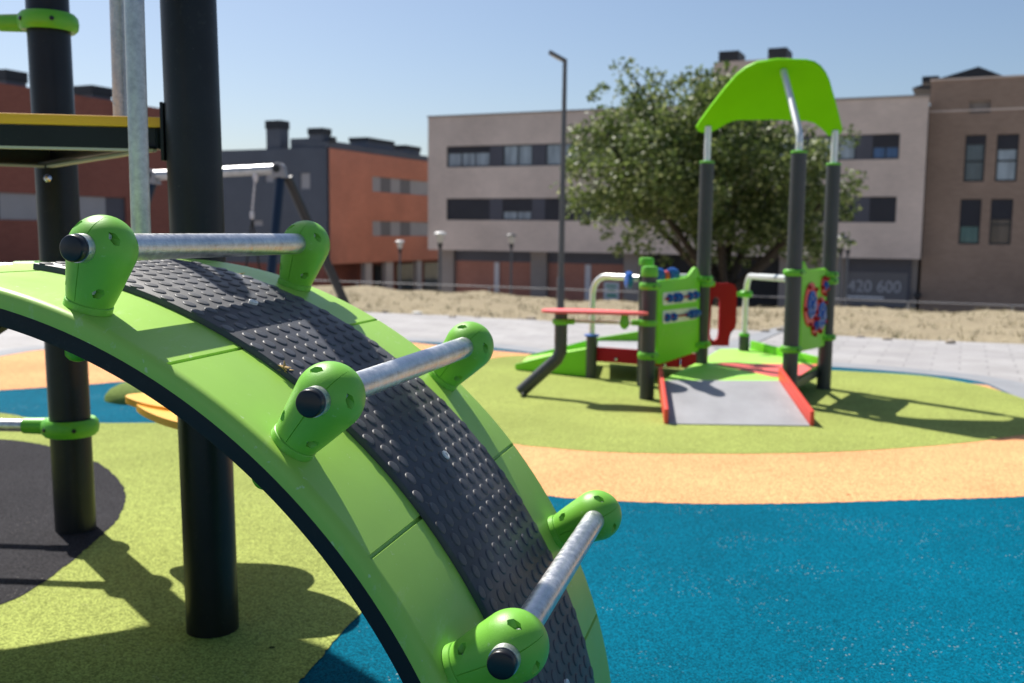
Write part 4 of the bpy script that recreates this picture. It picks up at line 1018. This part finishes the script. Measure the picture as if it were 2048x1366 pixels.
# --- brown block on the right
WC = Wall(UV(0, 51.45), Uu); cx = lambda x, y=380: WC.sz(x, y)[0]
rb = thing('apartment_block', (*UV(20, 57), BASE), 'brown brick building with four tall narrow dark windows at the right edge', 'apartment building')
c0_, c1_ = SR + .02, cx(2048) + 12
zt_c = WC.sz(1950, 158)[1]; zmid = WC.sz(1900, 222)[1]
hw = []
for x0, x1, ya, yb in ((1929, 1970, 270, 363), (1992, 2036, 268, 363), (1919, 1961, 398, 488), (1980, 2024, 398, 490)):
    ym = (ya + yb) / 2; hw.append((cx(x0, ym), cx(x1, ym), WC.sz((x0 + x1) / 2, yb)[1], WC.sz((x0 + x1) / 2, ya)[1]))
zA = (hw[0][2] + hw[1][2]) / 2, (hw[0][3] + hw[1][3]) / 2; zB_ = (hw[2][2] + hw[3][2]) / 2, (hw[2][3] + hw[3][3]) / 2
hw = [(h[0], h[1], *(zA if i < 2 else zB_)) for i, h in enumerate(hw)]
nb = WC.sz(1960, 215); nw = (nb[0] - .45, nb[0] + .45, nb[1] - .25, nb[1] + .3)
facade('wall', WC, c0_, c1_, BASE, zt_c, hw + [nw], MT['brick_brown'], rb)
slab('rear_wall', WC, c0_ + .01, c1_ - .01, BASE, zt_c - .2, -11, -.31, MT['concrete'], rb)
slab('roof_vent', WC, nw[0], nw[1], nw[2], nw[3], -.29, -.2, MT['concrete'], rb)
slab('string_course', WC, c0_, c1_, zmid - .04, zmid + .04, .001, .03, MT['brick_tan'], rb)
for h, g_, sh in zip(hw, ('glass_dim', 'glass_pale', 'glass_teal', 'glass_brown'), (.2, .32, .6, .45)): window(WC, h[0], h[1], h[2], h[3], rb, panes=1, shut=sh, glass=g_, split=.42, fr=.08)
slab('coping', WC, c0_ - .04, c1_ + .04, zt_c + .002, zt_c + .08, -.34, .05, MT['brick_tan'], rb)
slab('chimney', WC, cx(1842, 165), cx(1876, 165), zt_c + .085, zt_c + .36, -2.2, -.9, MT['cap_slate'], rb)
WCg = Wall(UV(0, 54.5), Uu); q0, q1, q2 = (WCg.sz(*p) for p in ((1868, 160), (1957, 133), (2024, 158)))
bm = bmesh.new(); prism(bm, [WCg.P(q0[0] - 1, q0[1] - .35), WCg.P(q2[0] + 2.5, q2[1] - .8), WCg.P(q2[0], q2[1]), WCg.P(*q1), WCg.P(*q0)], WCg.n * -6); finish('roof_gable', bm, MT['cap_slate'], rb)
bm = bmesh.new(); q = WC.P(cx(1836, 590), WC.sz(1836, 590)[1], .2); lathe(bm, q, WC.n, [(.05, -.2), (.06, 0), (.16, .05), (.16, .25), (.1, .32), (0, .33)], 14); finish('wall_lamp', bm, MT['frame_dark'], rb, smooth=40)
# --- grey and red block
WR = Wall(UV(-35.8, 51.3), Vv); WY = Wall(UV(-35.8, 51.3), Uu)
ga = thing('apartment_block', (*UV(-40, 62), BASE), 'block with dark grey end wall and orange red brick side, four capped chimneys', 'apartment building')
zt_a = (WR.sz(656, 296)[1] + WR.sz(850, 322)[1]) / 2; zo_a = (WR.sz(657, 529)[1] + WR.sz(850, 520)[1]) / 2
rx = lambda x, y=420: WR.sz(x, y)[0]
za = [(WR.sz(745, 383)[1] + WR.sz(853, 391)[1]) / 2, (WR.sz(745, 352.5)[1] + WR.sz(853, 363)[1]) / 2]; zb = [(WR.sz(745, 472)[1] + WR.sz(853, 472)[1]) / 2, (WR.sz(745, 441)[1] + WR.sz(853, 445)[1]) / 2]
h0, h1_ = rx(745), rx(905)
facade('wall', WR, 0, rx(900) + 3, zo_a, zt_a, [(h0, h1_, *za), (h0, h1_, *zb)], MT['brick_red'], ga)
segs = [(745, 763, 1), (763, 783, 0), (783, 802, 1), (802, 822, 0), (822, 860, 1), (860, 875, 0), (875, 905, 1)]
for z0, z1 in (za, zb):
    for a, b, k in segs:
        if k: window(WR, rx(a) + .003, rx(b) - .003, z0 + .003, z1 - .003, ga, panes=2, shut=1., shm='shutter_pale')
        else: slab('window_panel', WR, rx(a), rx(b), z0 + .003, z1 - .003, -.2, -.08, MT['slate_light'], ga)
WRg = Wall(UV(-37.2, 51.3), Vv); qx = lambda x: WRg.sz(x, 555)[0]
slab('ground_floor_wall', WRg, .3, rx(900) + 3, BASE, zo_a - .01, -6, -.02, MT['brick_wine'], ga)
for a, b in ((748, 776), (793, 842), (848, 880)): slab('doorway', WRg, qx(a), qx(b), BASE, zo_a - .3, -.01, .03, MT['void_dark'] if a < 790 else MT['glass_dim'], ga)
for a, b in ((735, 748), (776, 790), (838, 847)): slab('pillar', WR, rx(a, 555), rx(b, 555), BASE, zo_a - .01, -.5, -.15, MT['pillar_pale'], ga)
gy = lambda x, y=400: WY.sz(x, y)[0]
zg = WY.sz(640, 283)[1]
gw = []
for x0, y0, x1, y1 in ((530, 346, 547, 365), (600, 346, 620, 379), (506, 441, 525, 452)): gw.append((gy(x0, (y0 + y1) / 2), gy(x1, (y0 + y1) / 2), WY.sz(x0, y1)[1], WY.sz(x0, y0)[1]))
gL = gy(380) - 6; zbr = WY.sz(560, 527)[1]
facade('end_wall', WY, gL, -.31, zbr, zt_a + .02, gw, MT['render_grey'], ga)
for h in gw: window(WY, *[h[0] + .003, h[1] - .003, h[2] + .003, h[3] - .003], ga, panes=1, shut=1., shm='shutter_pale')
slab('end_wall', WY, -.308, 0, zo_a, zt_a, -.3, .003, MT['render_grey'], ga)
slab('plinth', WY, gL, -.31, BASE, zbr - .003, -.3, 0, MT['brick_wine'], ga)
slab('rear_wall', WY, gL + .01, -.32, zo_a, zt_a - .1, -30, -.32, MT['concrete'], ga); slab('rear_wall', WY, gL + .01, -2.2, BASE, zo_a - .01, -30, -.32, MT['concrete'], ga)
slab('parapet', WY, gy(608, 280), -.02, zt_a + .025, zg, -14, -.1, MT['render_grey'], ga)
def ch(px0, px1, ytop, out, base=None):
    a, z = WY.sz(px0, ytop); b, _ = WY.sz(px1, ytop); chimney(ga, WY, a, b, zt_a - .05 if base is None else base, z, out - .85, out, capf=.28 if base is None else .45)
ch(529, 557, 241, -.15); ch(614, 642, 256, -.15, zg + .003)
slab('chimney_step', WY, gy(652, 280) + .01, gy(656, 280) - .0, zg + .003, WY.sz(650, 272)[1], -.9, -.3, MT['cap_slate'], ga)
wb2 = Wall(UV(-37.0, 51.3), Vv)
a, b = wb2.sz(737, 300)[0], wb2.sz(790, 310)[0]; z = wb2.sz(760, 278)[1]
slab('roof_storey', wb2, .2, b, zt_a + .03, wb2.sz(765, 300)[1] + .1, -1.6, 0, MT['render_grey'], ga); chimney(ga, wb2, a, b, wb2.sz(765, 300)[1] + .103, z, -1.5, -.1, capf=.42)
a, b = wb2.sz(816, 310)[0], wb2.sz(845, 310)[0]; chimney(ga, wb2, a, b, zt_a - .02, wb2.sz(830, 292)[1], -1.8, -.2, capf=.25)
# --- shaded red wing on the left
WD = Wall(UV(-33.7, 30), Vv); dx = lambda x, y=415: WD.sz(x, y)[0]
lw = thing('apartment_block', (*UV(-40, 30), BASE), 'shaded red brick wing with pale roller shutters behind the black posts at left', 'apartment building')
d1 = dx(438); d0 = dx(-500)
zt_d = (WD.sz(40, 170)[1] + WD.sz(300, 215)[1]) / 2
zw1 = (WD.sz(0, 384)[1] + WD.sz(200, 394)[1]) / 2; zw0 = (WD.sz(0, 441)[1] + WD.sz(200, 441)[1]) / 2
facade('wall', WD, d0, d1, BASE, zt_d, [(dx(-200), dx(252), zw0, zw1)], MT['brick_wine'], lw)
for a, b, k in ((-200, -120, 1), (-120, -90, 0), (-90, -20, 1), (-20, 1, 0), (1, 78, 1), (78, 160, 0), (160, 214, 1), (214, 252, 0)):
    if k: window(WD, dx(a) + .004, dx(b) - .004, zw0 + .004, zw1 - .004, lw, panes=2, shut=1., shm='shutter_pale')
    else: slab('window_panel', WD, dx(a), dx(b), zw0 + .004, zw1 - .004, -.2, -.08, MT['slate'], lw)
slab('rear_wall', WD, d0 + .01, d1 - .01, BASE, zt_d - .2, -12, -.31, MT['concrete'], lw)
for a, b, y in ((26, 66, 137), (198, 236, 169)):
    s_, z_ = WD.sz(a, y); s2_, _ = WD.sz(b, y); chimney(lw, WD, s_, s2_, zt_d - .19, z_, -1.5, -.4, capf=.5)
# poster on the ground floor
ps = thing('poster', tuple(WG.P(gx(1230), WG.sz(1230, 580)[1], .08)), 'white poster with green marks on the brick infill behind the curved handrail', 'poster')
slab('poster_board', WG, gx(1209), gx(1240), WG.sz(1225, 606)[1], WG.sz(1225, 564)[1], .064, .085, MT['poster_white'], ps)
for k, (a, b, y0, y1) in enumerate(((1214, 1234, 570, 574), (1218, 1232, 578, 582), (1215, 1235, 588, 594))): slab('poster_mark', WG, gx(a), gx(b), WG.sz(1225, y1)[1], WG.sz(1225, y0)[1], .087, .09, MT['poster_green'], ps)

# ================================================================== railing along the top of the bank
WF = Wall(UV(0, 22.4), Uu)
zrail = (WF.sz(916, 579)[1] + WF.sz(1900, 597)[1]) / 2
fe = thing('railing', (*UV(0, 22.4), zrail - .8), 'low thin grey metal railing running along the top of the dry bank', 'railing')
f0, f1 = WF.sz(560, 580)[0], WF.sz(2250, 600)[0]
for dz in (0, -.32):
    bm = bmesh.new(); cyl(bm, WF.P(f0, zrail + dz), WF.P(f1, zrail + dz), .011 if dz else .014, n=12); finish('rail', bm, MT['rail_white'], fe, smooth=40)
k = WF.sz(1536, 590)[0] - 40
while k < f1:
    if k > f0:
        p = WF.P(k, 0); bm = bmesh.new(); cyl(bm, (p.x, p.y, hgt(p.x, p.y) - .1), (p.x, p.y, zrail), .024, n=10); finish('rail_post', bm, MT['rail_white'], fe, smooth=40)
    k += 1.95
# ================================================================== lamps
def tall_lamp():
    Y = 16.2; b = aty(1121, 612, Y); b.z = hgt(b.x, b.y); top = aty(1130, 122, Y); top.x = b.x + (top.x - b.x) * 1.0
    t = thing('street_lamp', tuple(b), 'tall slim dark grey lamp post with angled flat head above the red table', 'street lamp')
    zj = aty(1123, 556, Y).z
    bm = bmesh.new(); tube(bm, [b - Vector((0, 0, .1)), b.lerp(top, (zj - b.z) / (top.z - b.z)), top], [.052, .050, .034], 20); pl_ = finish('lamp_pole', bm, MT['lamp_grey'], t, smooth=50)
    bm = bmesh.new(); j = b.lerp(top, (zj - b.z) / (top.z - b.z)); lathe(bm, b - Vector((0, 0, .1)), (0, 0, 1), [(.062, 0), (.062, zj - b.z + .08), (.05, zj - b.z + .12)], 20); finish('base_sleeve', bm, MT['lamp_grey'], pl_, smooth=40)
    hd = aty(1101, 106, Y)
    x = (hd - top).normalized(); bm = bmesh.new(); y = Vector((0, 1, 0)); z = y.cross(x); z = z if z.z > 0 else -z
    box(bm, top - x * .03 - y * .07 - z * .025, x * ((hd - top).length + .06), y * .14, z * .055, bev=.015); finish('lamp_head', bm, MT['lamp_grey'], t, smooth=40)
    bm = bmesh.new(); box(bm, top + x * .06 - y * .05 - z * .031, x * .17, y * .10, z * .0055); finish('lamp_lens', bm, MT['lamp_glass'], t)
tall_lamp()
def small_lamp(px, py, Y, label, shade):
    top = aty(px, py, Y); t = thing('park_lamp', (top.x, top.y, BASE), label, 'street lamp', 'cup shaped park lamps in the lower street')
    bm = bmesh.new(); lathe(bm, (top.x, top.y, BASE + .1), (0, 0, 1), [(.075, 0), (.07, 1.0), (.055, 1.1), (.05, top.z - BASE - .1 - .72)], 16); finish('lamp_pole', bm, MT['lamp_grey'], t, smooth=40)
    o = Vector((top.x, top.y, top.z))
    bm = bmesh.new(); lathe(bm, o, (0, 0, -1), [(0, 0), (.13, .015), (.22, .05), (.245, .09), (.23, .12), (0, .125)], 28); finish('lamp_cap', bm, MT[shade], t, smooth=50)
    bm = bmesh.new(); lathe(bm, o, (0, 0, -1), [(.17, .126), (.165, .22), (.12, .40), (.09, .46)], 24); finish('lamp_glass', bm, MT['lamp_glass'], t, smooth=50)
    bm = bmesh.new(); lathe(bm, o, (0, 0, -1), [(.10, .461), (.11, .50), (.08, .60), (.055, .72)], 20); finish('lamp_neck', bm, MT['frame_dark'], t, smooth=50)
small_lamp(880.5, 463, 40, 'white capped park lamp in front of the beige block left corner', 'lamp_white')
small_lamp(1023, 467, 46, 'dark capped park lamp in front of the brick infill bays', 'lamp_grey')
small_lamp(800, 480, 54, 'most distant white park lamp in front of the orange red brick side', 'lamp_white')
small_lamp(1697, 478, 44, 'park lamp half hidden by the right side of the tree crown', 'lamp_grey')
small_lamp(1683, 470, 36, 'park lamp just right of the rear canopy post', 'lamp_grey')

# ================================================================== tree
YT = 27.0
tb_ = aty(1445, 600, YT); tb_.z = hgt(tb_.x, tb_.y)
tree = thing('broadleaf_tree', tuple(tb_), 'broad bushy olive green tree standing behind the toddler play unit', 'tree')
rng = random.Random(11)
def P_(px, py, dy=0): return aty(px, py, YT + dy)
root = Vector((tb_.x, tb_.y, tb_.z - .2)); fork = P_(1448, 585)
bm = bmesh.new(); tube(bm, smooth_open([root, root.lerp(fork, .5) + Vector((.05, 0, 0)), fork], 4), [.30, .29, .28, .27, .26, .26, .26, .26, .27], 14)
limbs = [[(1446, 590, 0), (1395, 520, -.2), (1345, 450, -.5), (1280, 370, -.9), (1220, 290, -1.1)], [(1448, 590, 0), (1410, 500, .3), (1380, 420, .5), (1330, 300, .4), (1300, 190, .3)],
         [(1450, 590, 0), (1440, 480, -.3), (1425, 380, -.6), (1430, 290, -.8), (1436, 215, -.5)], [(1452, 590, 0), (1490, 490, .3), (1520, 400, .6), (1540, 280, .6), (1530, 180, .4)],
         [(1455, 592, 0), (1530, 520, -.3), (1590, 460, -.8), (1650, 400, -1.1), (1690, 370, -1.2)], [(1450, 588, 0), (1460, 470, .9), (1480, 360, 1.6), (1500, 280, 2.0)], [(1452, 590, 0), (1560, 500, .8), (1620, 400, 1.2), (1640, 320, 1.4)], [(1444, 590, 0), (1370, 510, .7), (1290, 430, 1.3), (1230, 380, 1.6)]]
tips = []
for L in limbs:
    pts = smooth_open([P_(*q) for q in L], 5); n = len(pts); tube(bm, pts, [.135 * (1 - .8 * i / (n - 1)) for i in range(n)], 8)
    for i in range(5, n, 2):
        d = Vector((rng.uniform(-1, 1), rng.uniform(-1, 1), rng.uniform(-.1, .9))).normalized(); a = pts[i]; e = a + d * rng.uniform(.6, 1.3); tube(bm, [a, a.lerp(e, .5) + Vector((0, 0, .06)), e], [.04, .028, .012], 6); tips.append(e)
finish('trunk', bm, MT['bark'], tree, smooth=60)
cc_ = P_(1412, 335); RX, RY, RZ = 3.6, 3.3, 2.5
verts, faces = [], []
def leaf(c, size, rng):
    d = Vector((rng.gauss(0, 1), rng.gauss(0, 1), rng.gauss(-.25, .6))).normalized(); s_ = d.cross(Vector((rng.gauss(0, 1), rng.gauss(0, 1), rng.gauss(0, 1)))).normalized(); nz = d.cross(s_)
    L = size; Wd_ = size * rng.uniform(.26, .36); b = len(verts)
    verts.extend([c - d * L * .5, c + s_ * Wd_ + nz * L * .05, c + d * L * .5, c - s_ * Wd_ + nz * L * .05]); faces.append((b, b + 1, b + 2)); faces.append((b, b + 2, b + 3))
def clump(c, r, n, size=.15):
    for _ in range(n):
        d = Vector((rng.gauss(0, 1), rng.gauss(0, 1), rng.gauss(0, 1))).normalized() * r * rng.random() ** .42; d.z *= .8
        leaf(c + d, size * rng.uniform(.7, 1.25), rng)
made = 0
while made < 310:
    d = Vector((rng.gauss(0, 1), rng.gauss(0, 1), rng.gauss(0, 1))).normalized(); q = rng.random() ** .38
    p = Vector((d.x * RX * q, d.y * RY * q, d.z * RZ * q))
    if d.z > .35 and d.x < 0: p.z *= .93
    if p.z < -1.2 and abs(p.x) < 1.4: continue
    if p.x > 1.7 and p.z > .2 + (2.9 - p.x) * .9: continue
    p.z += .12 * sin(p.x * 2.3) + .1 * sin(p.y * 2.9)
    clump(cc_ + p, rng.uniform(.38, .72), rng.randint(65, 125)); made += 1
for px, py in ((1305, 152), (1322, 158), (1362, 160), (1203, 178), (1188, 195), (1395, 150), (1345, 175), (1245, 180), (1270, 190), (1150, 260), (1140, 330), (1148, 410), (1170, 440), (1215, 470), (1250, 495), (1690, 430), (1700, 415), (1690, 480), (1160, 300), (1255, 470), (1235, 500), (1665, 505), (1330, 520), (1290, 500)):
    clump(P_(px, py, rng.uniform(-.8, .8)), rng.uniform(.18, .34), rng.randint(28, 46))
for _ in range(46):
    px, py = rng.uniform(1375, 1655), rng.uniform(425, 520)
    if py > 470 and 1420 < px < 1475: continue
    clump(P_(px, py, rng.uniform(-1.6, 1.8)), rng.uniform(.3, .5), rng.randint(55, 90))
for e in tips: clump(e, .45, 70)
me = bpy.data.meshes.new('crown'); me.from_pydata([tuple(v) for v in verts], [], faces); me.materials.append(MT['leaf']); link(bpy.data.objects.new('crown', me), tree)

scene.render.engine = 'CYCLES'
scene.cycles.use_denoising = True
scene.cycles.max_bounces = 6; scene.cycles.transparent_max_bounces = 4
